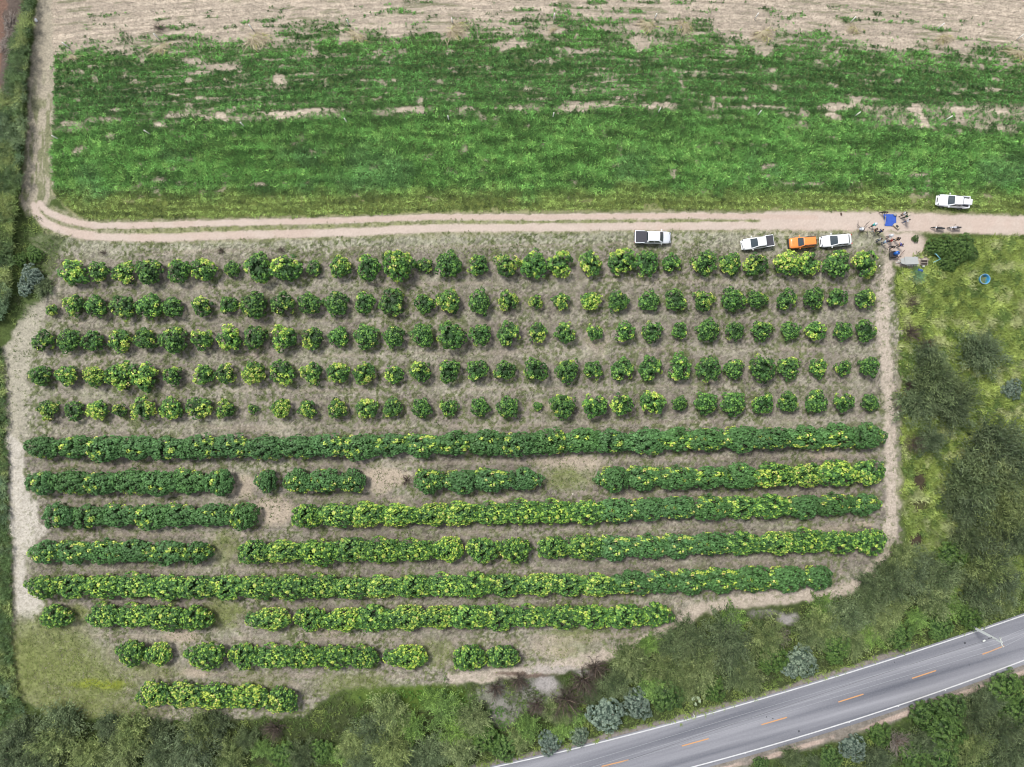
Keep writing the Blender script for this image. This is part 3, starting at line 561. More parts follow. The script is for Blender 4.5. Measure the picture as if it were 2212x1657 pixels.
# ------------------------------------------------------------------ thicket trees and bushes
def feather_crown(seed, hz=2.6, R=3.0, nb=95, spr=42, dark=(66, 82, 48), lite=(150, 162, 90), wd=.085, ln=.42):
    rs = np.random.RandomState(seed); V = []; K = []
    D = A(*dark, .9); Lc = A(*lite, .9); gold = (1 + 5 ** .5) / 2; ph = rs.uniform(0, 6.28, 3)
    def quadleaf(p, d, nrm, L, w_, c):
        s = np.cross(d, nrm); s /= np.linalg.norm(s, axis=1)[:, None] + 1e-9
        v = np.stack([p, p + d * (L * .5)[:, None] + s * (w_ * .5)[:, None], p + d * L[:, None], p + d * (L * .5)[:, None] - s * (w_ * .5)[:, None]], 1).reshape(-1, 3)
        V.append(v); K.append(np.repeat(c, 4, 0))
    for i in range(nb):
        u = (i + .5) / nb; z = 1 - 1.02 * u; az = 2 * np.pi * i / gold + rs.uniform(-.3, .3); rad = math.sqrt(max(0, 1 - z * z))
        lob = 1 + .16 * math.sin(2 * az + ph[0]) + .12 * math.sin(5 * az + ph[1]) + rs.uniform(-.32, .2)
        d = np.array([rad * math.cos(az), rad * math.sin(az), z]); end = d * np.array([R, R, hz * .62]) * lob; end[2] += hz * .36
        st = np.array([0, 0, hz * .2]); t = rs.uniform(.35, 1.02, spr)[:, None]
        bend = np.array([0, 0, .5]) * (np.sin(t * np.pi) ** 1)
        p = st + (end - st) * t + bend * .8 + rs.normal(size=(spr, 3)) * .20 * np.array([1, 1, .6])
        bd = (end - st) / np.linalg.norm(end - st); dirs = bd[None] * .8 + rs.normal(size=(spr, 3)) * .75; dirs[:, 2] = dirs[:, 2] * .5 + .1; dirs /= np.linalg.norm(dirs, axis=1)[:, None]
        nrm = rs.normal(size=(spr, 3)) * .35 + [0, 0, 1]
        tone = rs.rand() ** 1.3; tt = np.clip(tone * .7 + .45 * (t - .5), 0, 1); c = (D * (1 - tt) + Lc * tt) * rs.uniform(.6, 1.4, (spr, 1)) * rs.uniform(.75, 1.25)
        quadleaf(p, dirs, nrm, ln * rs.uniform(.6, 1.2, spr), wd * rs.uniform(.7, 1.3, spr), c)
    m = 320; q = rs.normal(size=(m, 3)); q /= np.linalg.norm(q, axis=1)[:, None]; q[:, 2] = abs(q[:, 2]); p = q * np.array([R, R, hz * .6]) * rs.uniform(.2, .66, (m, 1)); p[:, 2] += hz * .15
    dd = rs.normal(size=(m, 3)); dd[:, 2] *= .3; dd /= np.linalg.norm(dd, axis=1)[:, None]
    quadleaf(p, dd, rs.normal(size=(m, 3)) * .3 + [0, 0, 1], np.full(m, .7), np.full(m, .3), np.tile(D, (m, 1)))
    v = np.concatenate(V); return npmesh('crown', v, np.arange(len(v)).reshape(-1, 4), np.concatenate(K))
def puff_crown(seed, hz=2.2, R=2.4, dark=(70, 90, 80), lite=(160, 178, 158), ncl=90, per=30, lr=.10, lobes=3):
    rs = np.random.RandomState(seed); D = A(*dark, .9); Lc = A(*lite, .9); C = []; N = []; Rr = []; K = []; gold = (1 + 5 ** .5) / 2; ph = rs.uniform(0, 6.28, 2)
    for i in range(ncl):
        u = (i + .5) / ncl; z = 1 - 1.05 * u; az = 2 * np.pi * i / gold + rs.uniform(-.3, .3); rad = math.sqrt(max(0, 1 - z * z)); d = np.array([rad * math.cos(az), rad * math.sin(az), z])
        cen = d * np.array([R, R, hz * .6]) * .84 * (1 + .15 * math.sin(3 * az + ph[0]) + rs.uniform(-.15, .1)); cen[2] += hz * .4; tone = rs.rand()
        for j in range(per):
            q = rs.normal(size=3); q = q / np.linalg.norm(q) + d * .7; q /= np.linalg.norm(q); C.append(cen + q * .42 * rs.uniform(.6, 1)); N.append(q + [0, 0, .5] + rs.normal(size=3) * .3)
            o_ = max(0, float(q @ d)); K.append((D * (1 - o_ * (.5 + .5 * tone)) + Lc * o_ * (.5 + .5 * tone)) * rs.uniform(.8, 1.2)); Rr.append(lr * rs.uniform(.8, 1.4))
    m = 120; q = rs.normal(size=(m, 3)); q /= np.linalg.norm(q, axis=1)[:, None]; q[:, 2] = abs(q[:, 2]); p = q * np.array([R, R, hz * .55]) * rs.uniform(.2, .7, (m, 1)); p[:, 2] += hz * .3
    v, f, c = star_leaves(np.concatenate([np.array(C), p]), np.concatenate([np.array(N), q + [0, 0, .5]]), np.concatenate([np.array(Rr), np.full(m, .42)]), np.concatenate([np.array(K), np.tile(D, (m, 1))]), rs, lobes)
    return npmesh('crown', v, f, c)
def bare_crown(seed, R=2.0, hz=1.8, n=26, thick=.022):
    rs = random.Random(seed); paths = []
    for i in range(n):
        a = i * 2.4 + rs.uniform(-.3, .3); e = rs.uniform(.1, 1.2); l = R * rs.uniform(.7, 1.1); p = Vector((0, 0, .1)); d = Vector((math.cos(a) * math.cos(e), math.sin(a) * math.cos(e), math.sin(e))); pts = [p.copy()]
        for s in range(4): p = p + d * (l / 4); d = (d + Vector((rs.uniform(-.35, .35), rs.uniform(-.35, .35), rs.uniform(-.15, .2)))).normalized(); pts.append(p.copy())
        paths.append((pts, [thick * 1.6, thick * 1.3, thick, thick * .8, thick * .5]))
        for s in (1, 2, 3):
            for q in range(3):
                d2 = (d + Vector((rs.uniform(-1, 1), rs.uniform(-1, 1), rs.uniform(-.2, .6)))).normalized(); b = pts[s] + (pts[s + 1] - pts[s]) * rs.random() if s < 4 else pts[s]; m1 = b + d2 * .22 * R
                d3 = (d2 + Vector((rs.uniform(-.6, .6), rs.uniform(-.6, .6), 0))).normalized(); paths.append(([b, m1, m1 + d3 * .2 * R], [thick * .7, thick * .55, thick * .35]))
    return tube_mesh(paths, 'crown', 3)
GREYW = mat('dry_wood', A(168, 156, 146, .62), .9, noise=.3, nscale=2); DARKW = mat('dead_brush', A(112, 98, 88, .62), .9, noise=.35, nscale=1.5)
KIND = {
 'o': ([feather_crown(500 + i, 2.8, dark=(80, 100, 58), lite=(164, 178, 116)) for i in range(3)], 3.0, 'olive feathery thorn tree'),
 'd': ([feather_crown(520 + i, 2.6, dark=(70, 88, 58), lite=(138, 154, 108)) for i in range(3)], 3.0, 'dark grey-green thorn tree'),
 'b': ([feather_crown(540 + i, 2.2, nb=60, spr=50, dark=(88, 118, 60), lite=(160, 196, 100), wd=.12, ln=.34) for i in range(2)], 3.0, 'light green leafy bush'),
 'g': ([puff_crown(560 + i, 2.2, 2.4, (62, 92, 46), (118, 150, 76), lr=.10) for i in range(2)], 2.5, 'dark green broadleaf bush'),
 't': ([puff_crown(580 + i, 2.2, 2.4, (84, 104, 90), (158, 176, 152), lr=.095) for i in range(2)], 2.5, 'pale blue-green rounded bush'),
 'x': ([bare_crown(600 + i, 2.2, 1.4, 34, .03) for i in range(2)], 2.2, 'leafless brown brush'),
 'w': ([bare_crown(610, 2.2, 1.8, 30, .035)], 2.2, 'bare pale grey shrub'),
}
for kd, (ms, R, lb) in KIND.items():
    for m_ in ms: m_.materials.append({'x': DARKW, 'w': GREYW}.get(kd, LEAF))
tkm = {k: trunk_mesh(70 + i, 1.6, 1.6) for i, k in enumerate(KIND)}
for m_ in tkm.values(): m_.materials.append(BARK)
SH = {
 'lower left thicket': [(126,1565,45,'d'),(113,1603,46,'o'),(188,1630,42,'o'),(284,1582,42,'o'),(262,1626,46,'o'),(342,1637,42,'d'),(427,1584,46,'o'),(408,1622,48,'d'),(495,1640,38,'o'),(461,1568,34,'d'),(232,1572,32,'d'),(45,1590,44,'d'),(20,1640,46,'d'),(70,1640,44,'d'),(588,1582,26,'x'),(560,1622,26,'b'),(649,1637,34,'d'),(728,1634,26,'b'),(340,1590,34,'d'),(530,1600,28,'d'),(610,1640,30,'g'),(690,1628,26,'g')],
 'lower middle thicket': [(842,1545,44,'o'),(883,1572,38,'b'),(808,1582,46,'d'),(842,1618,48,'o'),(934,1630,44,'d'),(961,1540,42,'b'),(934,1514,30,'b'),(1022,1555,40,'o'),(985,1584,38,'b'),(990,1622,40,'o'),(760,1610,36,'o'),(780,1648,30,'d'),(890,1650,34,'d'),(1139,1574,34,'b'),(1214,1580,28,'b'),(1187,1608,28,'t'),(1250,1594,20,'t'),(1310,1551,38,'t'),(1376,1528,34,'t'),(1224,1526,40,'x'),(1262,1480,34,'x'),(1070,1495,26,'x'),(1120,1478,24,'x'),(1160,1530,26,'x'),(1290,1452,32,'x'),(1240,1548,26,'b'),(1050,1600,34,'g'),(1090,1620,30,'g'),(1120,1600,26,'o'),(1280,1500,26,'d'),(1200,1540,30,'o')],
 'thicket beside the highway': [(1361,1428,44,'o'),(1402,1396,28,'b'),(1439,1446,44,'o'),(1457,1396,38,'d'),(1412,1484,38,'b'),(1446,1507,38,'g'),(1330,1478,36,'d'),(1489,1380,42,'d'),(1575,1387,54,'d'),(1513,1446,44,'o'),(1592,1450,44,'d'),(1655,1382,46,'o'),(1672,1424,36,'g'),(1616,1462,34,'o'),(1735,1435,34,'t'),(1710,1448,22,'t'),(1756,1370,38,'o'),(1785,1350,42,'o'),(1783,1316,34,'b'),(1831,1336,46,'d'),(1882,1309,42,'d'),(1909,1350,38,'o'),(1848,1384,36,'o'),(1810,1401,34,'g'),(1988,1340,30,'b'),(1950,1375,34,'g'),(2019,1295,46,'o'),(2053,1312,38,'b'),(2036,1358,30,'g'),(1933,1266,46,'d'),(1882,1264,30,'d'),(1984,1244,46,'d'),(2036,1247,44,'d'),(1545,1494,28,'g'),(1480,1490,30,'o'),(1585,1345,34,'b'),(1690,1380,26,'w'),(1930,1318,36,'o'),(1880,1375,30,'b'),(1500,1420,34,'d')],
 'wild plot right of the orchard': [(2128,760,46,'d'),(2013,776,34,'d'),(2025,823,50,'d'),(2001,866,50,'d'),(2074,855,44,'d'),(2062,884,44,'d'),(1972,652,16,'x'),(1976,718,24,'x'),(2003,745,20,'x'),(1972,833,20,'x'),(2050,530,26,'g'),(2086,529,25,'g'),(2022,531,22,'g'),(2070,552,24,'g'),(1978,515,8,'g'),(2050,568,20,'g'),(2100,545,18,'g'),(2014,953,34,'d'),(1980,961,22,'x'),(2157,966,62,'d'),(2105,1044,58,'d'),(2157,1031,60,'o'),(2118,1097,58,'d'),(2170,1110,54,'o'),(2196,992,54,'d'),(2079,1084,40,'d'),(2196,1162,48,'d'),(2144,1200,50,'d'),(1961,1214,38,'o'),(2000,1227,36,'d'),(2066,1205,34,'g'),(1922,1236,30,'d'),(2193,841,22,'t'),(2060,1016,8,'t'),(2138,1223,50,'o'),(2172,1258,46,'d'),(2121,1290,42,'d'),(2172,1300,34,'o'),(2104,1332,32,'g'),(2095,1165,40,'d')],
 'thicket below the highway': [(1848,1622,32,'t'),(1950,1613,30,'w'),(1711,1640,26,'d'),(1797,1644,28,'g'),(2008,1550,36,'g'),(2063,1536,36,'g'),(2053,1584,42,'g'),(2104,1550,42,'d'),(2183,1494,38,'g'),(2138,1518,36,'d'),(2104,1616,46,'o'),(2172,1582,46,'d'),(2205,1545,36,'g'),(2190,1634,50,'d'),(2002,1612,36,'d'),(1985,1640,34,'g'),(1646,1654,18,'g'),(1900,1645,30,'d'),(1765,1655,22,'d'),(2050,1640,40,'g'),(1905,1590,24,'g')],
 'upper left bushes below the track bend': [(62,594,26,'t'),(50,622,18,'t'),(88,618,22,'d'),(70,548,18,'g'),(40,560,16,'g')],
}
TINT = {'wild plot right of the orchard': .72, 'thicket below the highway': .72, 'thicket beside the highway': .84, 'lower left thicket': .84, 'lower middle thicket': .9}
cnt_all = 0
for reg, lst in SH.items():
    for kd in KIND:
        sub = sorted([s for s in lst if s[3] == kd])
        ms, R, lb = KIND[kd]
        for i, (x, y, r, _) in enumerate(sub):
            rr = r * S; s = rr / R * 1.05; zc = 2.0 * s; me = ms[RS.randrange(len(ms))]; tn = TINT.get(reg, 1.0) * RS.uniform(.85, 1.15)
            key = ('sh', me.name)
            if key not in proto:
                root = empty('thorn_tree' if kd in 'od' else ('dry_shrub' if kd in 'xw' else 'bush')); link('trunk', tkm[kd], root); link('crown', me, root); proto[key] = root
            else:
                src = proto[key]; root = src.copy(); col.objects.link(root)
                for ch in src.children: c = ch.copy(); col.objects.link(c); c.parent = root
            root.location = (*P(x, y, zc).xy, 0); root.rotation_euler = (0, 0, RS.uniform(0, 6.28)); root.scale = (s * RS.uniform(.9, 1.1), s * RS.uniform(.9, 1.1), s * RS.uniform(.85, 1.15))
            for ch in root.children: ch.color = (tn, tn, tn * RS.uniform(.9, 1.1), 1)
            place = f'{ordw(i + 1)} from left in {reg}' if len(sub) > 1 else f'in {reg}'
            tag(root, f'{lb}, {place}', 'bush' if kd in 'gbtxw' else 'tree', 'trees and bushes of the surrounding thickets')

# ------------------------------------------------------------------ highway
def strip_mesh(name, up, lo, z0, z1, m, parent=None):
    n = 60; xs = np.linspace(0, 1, n)
    def samp(pl):
        pl = np.array(pl, float); d = np.concatenate([[0], np.cumsum(np.hypot(*(pl[1:] - pl[:-1]).T))]); d /= d[-1]
        # smooth through the points
        from_x = np.interp(xs, d, pl[:, 0]); c = np.polyfit(pl[:, 0], pl[:, 1], 3); return np.stack([from_x, np.polyval(c, from_x)], 1)
    a, b = samp(up), samp(lo); V = []; F = []
    for i in range(n):
        for (p, z) in ((a[i], z0), (a[i], z1), (b[i], z1), (b[i], z0)): q = P(p[0], p[1]); V.append((q.x, q.y, z))
    for i in range(n - 1):
        for k in range(3): F.append((i * 4 + k, i * 4 + k + 1, i * 4 + 5 + k, i * 4 + 4 + k))
    me = bpy.data.meshes.new(name); me.from_pydata(V, [], F); me.update(); return link(name, me, parent, m)
def off(pl, dx, dy): return [(x + dx, y + dy) for x, y in pl]
def asphalt():
    m = bpy.data.materials.new('asphalt'); m.use_nodes = True; n = m.node_tree; b = n.nodes['Principled BSDF']; L = n.links.new
    tc = n.nodes.new('ShaderNodeTexCoord'); mp = n.nodes.new('ShaderNodeMapping'); mp.vector_type = 'TEXTURE'; mp.inputs['Rotation'].default_value = (0, 0, math.radians(16.5)); L(tc.outputs['Object'], mp.inputs['Vector'])
    sc = n.nodes.new('ShaderNodeVectorMath'); sc.operation = 'MULTIPLY'; sc.inputs[1].default_value = (.02, .55, 1); L(mp.outputs[0], sc.inputs[0])
    n1 = n.nodes.new('ShaderNodeTexNoise'); n1.inputs['Scale'].default_value = 1; n1.inputs['Detail'].default_value = 3; L(sc.outputs[0], n1.inputs['Vector'])
    n2 = n.nodes.new('ShaderNodeTexNoise'); n2.inputs['Scale'].default_value = 5; n2.inputs['Detail'].default_value = 8; n2.inputs['Roughness'].default_value = .8; L(tc.outputs['Object'], n2.inputs['Vector'])
    ad = n.nodes.new('ShaderNodeMath'); ad.operation = 'MULTIPLY_ADD'; ad.inputs[1].default_value = .45; L(n2.outputs['Fac'], ad.inputs[0]); L(n1.outputs['Fac'], ad.inputs[2])
    cr = n.nodes.new('ShaderNodeValToRGB'); cr.color_ramp.elements[0].position = .5; cr.color_ramp.elements[0].color = (*A(108, 110, 120, .6), 1); cr.color_ramp.elements[1].position = .95; cr.color_ramp.elements[1].color = (*A(176, 176, 182, .6), 1)
    L(ad.outputs[0], cr.inputs[0]); L(cr.outputs[0], b.inputs['Base Color']); b.inputs['Roughness'].default_value = .85
    return m
ASPH = asphalt(); WLINE = mat('road_paint_white', A(232, 232, 232, .62), .7, noise=.3, nscale=2.5); OLINE = mat('road_paint_orange', A(232, 172, 116, .62), .7, noise=.12, nscale=3)
hw = empty('highway'); tag(hw, kind='structure')
strip_mesh('asphalt', off(HW_UP, -1, -4), off(HW_LO, 2, 9), -.02, .03, ASPH, hw)
strip_mesh('edge_line', off(HW_UP, 0, -1.1), off(HW_UP, .4, 1.3), .031, .036, WLINE, hw)
strip_mesh('edge_line', off(HW_LO, 0, -1.2), off(HW_LO, .4, 1.4), .031, .036, WLINE, hw)
for (a, b) in [((1299,1655),(1357,1641)), ((1472,1611),(1530,1595)), ((1644,1565),(1699,1549)), ((1810,1516),(1864,1499)), ((1969,1465),(2021,1448)), ((2121,1413),(2168,1395))]:
    pa, pb = P(*a), P(*b); d = (pb - pa).normalized(); s = Vector((-d.y, d.x, 0)) * .085
    me = bpy.data.meshes.new('centre_dash'); zz = .036; V = [(*(pa - s).xy, zz), (*(pb - s).xy, zz), (*(pb + s).xy, zz), (*(pa + s).xy, zz)]
    V += [(v[0], v[1], .031) for v in V]; me.from_pydata(V, [], [(0, 1, 2, 3), (0, 4, 5, 1), (1, 5, 6, 2), (2, 6, 7, 3), (3, 7, 4, 0)]); me.update(); link('centre_dash', me, hw, OLINE)

# ------------------------------------------------------------------ small solid helpers
def boxp(name, c, s, m, parent=None, bev=.02, rz=0, rx=0, ry=0, taper=1.0):
    bm = bmesh.new(); bmesh.ops.create_cube(bm, size=1)
    for v in bm.verts:
        k = taper if v.co.z > 0 else 1; v.co = Vector((v.co.x * s[0] * k, v.co.y * s[1] * k, v.co.z * s[2]))
    if bev: bmesh.ops.bevel(bm, geom=bm.edges[:], offset=min(bev, min(s) * .4), segments=2, affect='EDGES', profile=.6)
    bmesh.ops.transform(bm, matrix=Matrix.Translation(c) @ Euler((rx, ry, rz)).to_matrix().to_4x4(), verts=bm.verts)
    me = bpy.data.meshes.new(name); bm.to_mesh(me); bm.free(); return link(name, me, parent, m)
def lathe(name, prof, m, parent=None, seg=28, axis='Z', loc=(0, 0, 0), rot=None):
    V = []; F = []; n = len(prof)
    for i in range(seg):
        a = 2 * math.pi * i / seg
        for (r, z) in prof:
            p = Vector((r * math.cos(a), r * math.sin(a), z))
            if axis == 'Y': p = Vector((p.x, p.z, p.y))
            if rot: p = rot @ p
            V.append(tuple(p + Vector(loc)))
    for i in range(seg):
        j = (i + 1) % seg
        for k in range(n - 1): F.append((i * n + k, j * n + k, j * n + k + 1, i * n + k + 1))
    me = bpy.data.meshes.new(name); me.from_pydata(V, [], F); me.update()
    for p in me.polygons: p.use_smooth = True
    return link(name, me, parent, m)
def tubes(name, paths, m, parent=None, seg=6): return link(name, tube_mesh(paths, name, seg), parent, m)
def sheet(name, rows, m, parent=None, thick=0.02, smooth=True):
    """rows: grid of points -> closed thin slab"""
    n, k = len(rows), len(rows[0]); V = [tuple(p) for r in rows for p in r]; N0 = len(V); V += [(p[0], p[1], p[2] - thick) for p in V]; F = []
    for i in range(n - 1):
        for j in range(k - 1):
            a = i * k + j; F.append((a, a + 1, a + k + 1, a + k)); F.append((N0 + a, N0 + a + k, N0 + a + k + 1, N0 + a + 1))
    rim = [(0, j) for j in range(k)] + [(i, k - 1) for i in range(1, n)] + [(n - 1, j) for j in range(k - 2, -1, -1)] + [(i, 0) for i in range(n - 2, 0, -1)]
    for (i, j), (i2, j2) in zip(rim, rim[1:] + rim[:1]): a, b = i * k + j, i2 * k + j2; F.append((a, N0 + a, N0 + b, b))
    me = bpy.data.meshes.new(name); me.from_pydata(V, [], F); me.update()
    for p in me.polygons: p.use_smooth = smooth
    return link(name, me, parent, m)
GLASS = mat('car_glass', (.035, .05, .06), .08); BLACKP = mat('black_plastic', (.025, .025, .028), .5); TYRE = mat('tyre', (.02, .02, .02), .8); RIM = mat('alloy', (.45, .45, .47), .35, .8)
CHROME = mat('bright_metal', (.6, .6, .62), .25, .9); LAMPD = mat('headlamp_lens', (.16, .17, .19), .12); LAMP = mat('lamp_glass', (.75, .78, .8), .15); RED = mat('tail_lamp', (.5, .02, .02), .25)
WHITE = mat('white_paint', (.74, .75, .76), .3, coat=.5, noise=.07, nscale=1.5); SILVER = mat('silver_paint', (.68, .70, .73), .3, .25, .5); ORANGE = mat('orange_paint', (.80, .24, .05), .32, coat=.5); LINER = mat('bed_cover', (.045, .045, .055), .8, noise=.3, nscale=9)
SEATM = mat('dark_interior', (.03, .03, .03), .7)

# ------------------------------------------------------------------ vehicles
def vehicle(name, label, cat, loc, rz, L, W, paint, kind, roofz=1.5, glass=GLASS, roofpaint=None, rails=False, cbr=None):
    t = empty(name, loc, rz); tag(t, label, cat, 'vehicles parked along the dirt track')
    hw_, hl = W / 2, L / 2
    pick = kind == 'pickup'
    if pick: prof = [(0, .86, .80), (.012, .93, .82), (.05, .98, .82), (.2, 1, .82), (.265, 1, .82), (.27, 1, 1.0), (.5, 1, 1.0), (.66, 1, 1.0), (.72, 1, 1.0), (.85, .985, .96), (.93, .94, .90), (.965, .84, .82), (.987, .68, .70), (1, .50, .55)]
    elif kind == 'suv': prof = [(0, .88, .95), (.012, .95, 1.02), (.05, .99, 1.04), (.3, 1, 1.04), (.6, 1, 1.04), (.72, 1, 1.04), (.88, .98, 1.0), (.95, .95, .93), (.985, .86, .8), (1, .76, .6)]
    else: prof = [(0, .66, .62), (.012, .8, .84), (.04, .9, .93), (.1, .96, .97), (.3, 1, .93), (.6, 1, .93), (.72, 1, .92), (.86, .97, .84), (.94, .9, .76), (.98, .76, .66), (1, .6, .52)]
    V = []; F = []; R = 15
    for (u, wf, zt) in prof:
        x = -hl + u * L; w_ = hw_ * wf
        half = [(0, zt + .015), (.5 * w_, zt + .01), (.84 * w_, zt - .02), (.95 * w_, zt - .09), (1.0 * w_, zt * .66), (.985 * w_, .38), (.93 * w_, .26), (0, .24)]
        ring = [(y, z) for y, z in half] + [(-y, z) for y, z in half[-2:0:-1]]; R = len(ring)
        V += [(x, y, z) for y, z in ring]
    n = len(prof)
    for i in range(n - 1):
        for k in range(R): F.append((i * R + k, i * R + (k + 1) % R, (i + 1) * R + (k + 1) % R, (i + 1) * R + k))
    F.append(tuple(range(R))); F.append(tuple((n - 1) * R + k for k in range(R))[::-1])
    me = bpy.data.meshes.new('body'); me.from_pydata(V, [], F); me.update()
    for p in me.polygons: p.use_smooth = True
    link('body', me, t, paint)
    # cabin
    if pick: cb, cr = (.345, .745), (.385, .60)
    elif kind == 'suv': cb, cr = (.015, .735), (.045, .60)
    else: cb, cr = (.10, .775), (.24, .56)
    if cbr: cb, cr = cbr
    zb = 1.0 if pick else (1.02 if kind == 'suv' else .93)
    bw, rw = hw_ * .93, hw_ * .76
    def ring(x0, x1, w_, z, r=.14):
        pts = []
        for (cx, cy, a0) in ((x1 - r, w_ - r, 0), (x0 + r, w_ - r, 90), (x0 + r, -w_ + r, 180), (x1 - r, -w_ + r, 270)):
            for s in range(4): a = math.radians(a0 + s * 30); pts.append((cx + r * math.cos(a), cy + r * math.sin(a), z))
        return pts
    X = lambda u: -hl + u * L
    r0 = ring(X(cb[0]), X(cb[1]), bw, zb - .06); r1 = ring(X(cr[0]), X(cr[1]), rw, roofz - .03); r2 = ring(X(cr[0]) + .12, X(cr[1]) - .12, rw - .12, roofz)
    V = r0 + r1 + r2; k = 16; F = []
    for a in (0, 1):
        for i in range(k): F.append((a * k + i, a * k + (i + 1) % k, (a + 1) * k + (i + 1) % k, (a + 1) * k + i))
    F.append(tuple(2 * k + i for i in range(k)))
    me = bpy.data.meshes.new('cabin'); me.from_pydata(V, [], F); me.update()
    for p in me.polygons: p.use_smooth = True
    link('cabin', me, t, roofpaint or paint)
    def pane(nm, c4, u0, u1, v0, v1, out, bulge=.03):
        a, b, c, d = [Vector(q) for q in c4]     # a,b bottom; d,c top
        rows = []
        for i in range(5):
            v = v0 + (v1 - v0) * i / 4; row = []
            for j in range(7):
                u = u0 + (u1 - u0) * j / 6; p = (a * (1 - u) + b * u) * (1 - v) + (d * (1 - u) + c * u) * v
                row.append(p + Vector(out) * (.014 + bulge * math.sin(math.pi * j / 6)))
            rows.append(row)
        V = [tuple(p) for r in rows for p in r]; F = [(i * 7 + j, i * 7 + j + 1, (i + 1) * 7 + j + 1, (i + 1) * 7 + j) for i in range(4) for j in range(6)]
        me = bpy.data.meshes.new(nm); me.from_pydata(V, [], F); me.update(); o = link(nm, me, t, glass)
        so = o.modifiers.new('s', 'SOLIDIFY'); so.thickness = .008; so.offset = 0
        return o
    zl, zh = zb - .06, roofz - .03
    fx0, fx1, bx0, bx1 = X(cb[1]), X(cr[1]), X(cb[0]), X(cr[0])
    nf = Vector((zh - zl, 0, fx0 - fx1)).normalized(); pane('windshield', [(fx0, bw, zl), (fx0, -bw, zl), (fx1, -rw, zh), (fx1, rw, zh)], .07, .93, .14, .98, nf)
    nb = Vector((-(zh - zl), 0, bx1 - bx0)).normalized(); pane('rear_window', [(bx0, bw, zl), (bx0, -bw, zl), (bx1, -rw, zh), (bx1, rw, zh)], .1, .9, .2, .92, nb)
    for sg in (1, -1):
        ns = Vector((0, sg * (zh - zl), bw - rw)).normalized()
        c4 = [(bx0, sg * bw, zl), (fx0, sg * bw, zl), (fx1, sg * rw, zh), (bx1, sg * rw, zh)]
        segs = [(.10, .46), (.50, .88)] if kind != 'suv' else [(.06, .30), (.33, .60), (.63, .90)]
        for (a, b) in segs: pane('side_window', c4, a, b, .24, .90, ns, 0)
    ax = (.80, .20) if not pick else (.81, .21)
    for u in ax:
        for sg in (1, -1):
            w_ = lathe('wheel', [(.20, -.11), (.30, -.12), (.335, -.07), (.335, .07), (.30, .12), (.20, .11)], TYRE, t, 24, 'Y', (X(u), sg * (hw_ - .07), .335))
            lathe('rim', [(.0, .115), (.08, .12), (.19, .10), (.21, .115), (.21, -.1)] if sg > 0 else [(.0, -.115), (.08, -.12), (.19, -.10), (.21, -.115), (.21, .1)], RIM, w_, 16, 'Y', (X(u), sg * (hw_ - .07), .335))
    for sg in (1, -1):
        boxp('wing_mirror', (X(cb[1]) - .32, sg * (hw_ + .10), zb + .05), (.13, .24, .15), paint, t, .05)
        boxp('headlight', (hl - .20, sg * hw_ * .66, .72 if kind == 'car' else .80), (.14, .40, .10), LAMPD, t, .05, rz=-sg * .5)
        boxp('tail_light', (-hl + .05, sg * hw_ * (.84 if kind != 'car' else .72), .80), (.12, .2 if kind == 'car' else .12, .26 if kind != 'car' else .14), RED, t, .03)
    boxp('grille', (hl - .045, 0, .62), (.08, W * .42, .16), BLACKP, t, .03); boxp('bumper', (hl - .04, 0, .40), (.20, W * .80, .18), BLACKP if kind == 'suv' else paint, t, .07); boxp('bumper', (-hl + .02, 0, .46), (.16, W * .86, .16), BLACKP if pick else paint, t, .05)
    if pick:
        for sg in (1, -1): boxp('bed_side', (X(.135), sg * (hw_ - .07), .95), (L * .265, .11, .36), paint, t, .04)
        boxp('tailgate', (X(.012), 0, .94), (.08, W * .88, .36), paint, t, .03)
    if rails:
        for sg in (1, -1): boxp('roof_rail', ((X(cr[0]) + X(cr[1])) / 2, sg * (rw - .03), roofz + .015), ((cr[1] - cr[0]) * L * .95, .05, .05), BLACKP, t, .015)
    return t, X, hw_
def place(x, y, z=.9): return Vector((*P(x, y, z).xy, 0))
v1, X1, h1 = vehicle('pickup_truck', 'silver pickup truck with dark bed cover, parked alone under the dirt track', 'pickup truck', place(1410, 512.5), math.radians(-1), 5.35, 1.86, SILVER, 'pickup', 1.78, roofpaint=WHITE, cbr=((.325, .79), (.345, .655)))
boxp('bed_cover', (X1(.175), 0, 1.115), (5.35 * .31, 1.62, .04), LINER, v1, .015)
v2, X2, h2 = vehicle('pickup_truck', 'small white pickup with black bed cover, facing left beside the orange car', 'pickup truck', place(1636.5, 524), math.radians(180 + 8), 4.6, 1.72, WHITE, 'pickup', 1.58, cbr=((.25, .77), (.275, .545)))
boxp('bed_cover', (X2(.133), 0, 1.12), (4.6 * .235, 1.5, .04), LINER, v2, .015)
v3, X3, h3 = vehicle('off_road_car', 'orange boxy off-road car with spare wheel, between white pickup and white sedan', 'car', place(1732, 523.5), math.radians(180 + 4.5), 3.75, 1.62, ORANGE, 'suv', 1.66, rails=True, cbr=((.015, .70), (.03, .51)))
lathe('spare_wheel', [(0, -.02), (.2, -.02), (.31, .02), (.31, .18), (.2, .2), (0, .2)], TYRE, v3, 24, 'Z', (X3(0) - .02, 0, .95), Euler((0, -math.pi / 2, 0)).to_matrix())
boxp('hood_scoop', (X3(.86), -.1, 1.045), (.28, .32, .03), ORANGE, v3, .01); boxp('bull_bar', (X3(1) + .06, 0, .62), (.1, 1.4, .5), BLACKP, v3, .05)
v4, X4, h4 = vehicle('sedan_car', 'white sedan parked nose left, rightmost in the line of cars by the orchard', 'car', place(1806.5, 519), math.radians(180 + 5), 4.55, 1.78, WHITE, 'car', 1.46, cbr=((.07, .745), (.17, .51)))
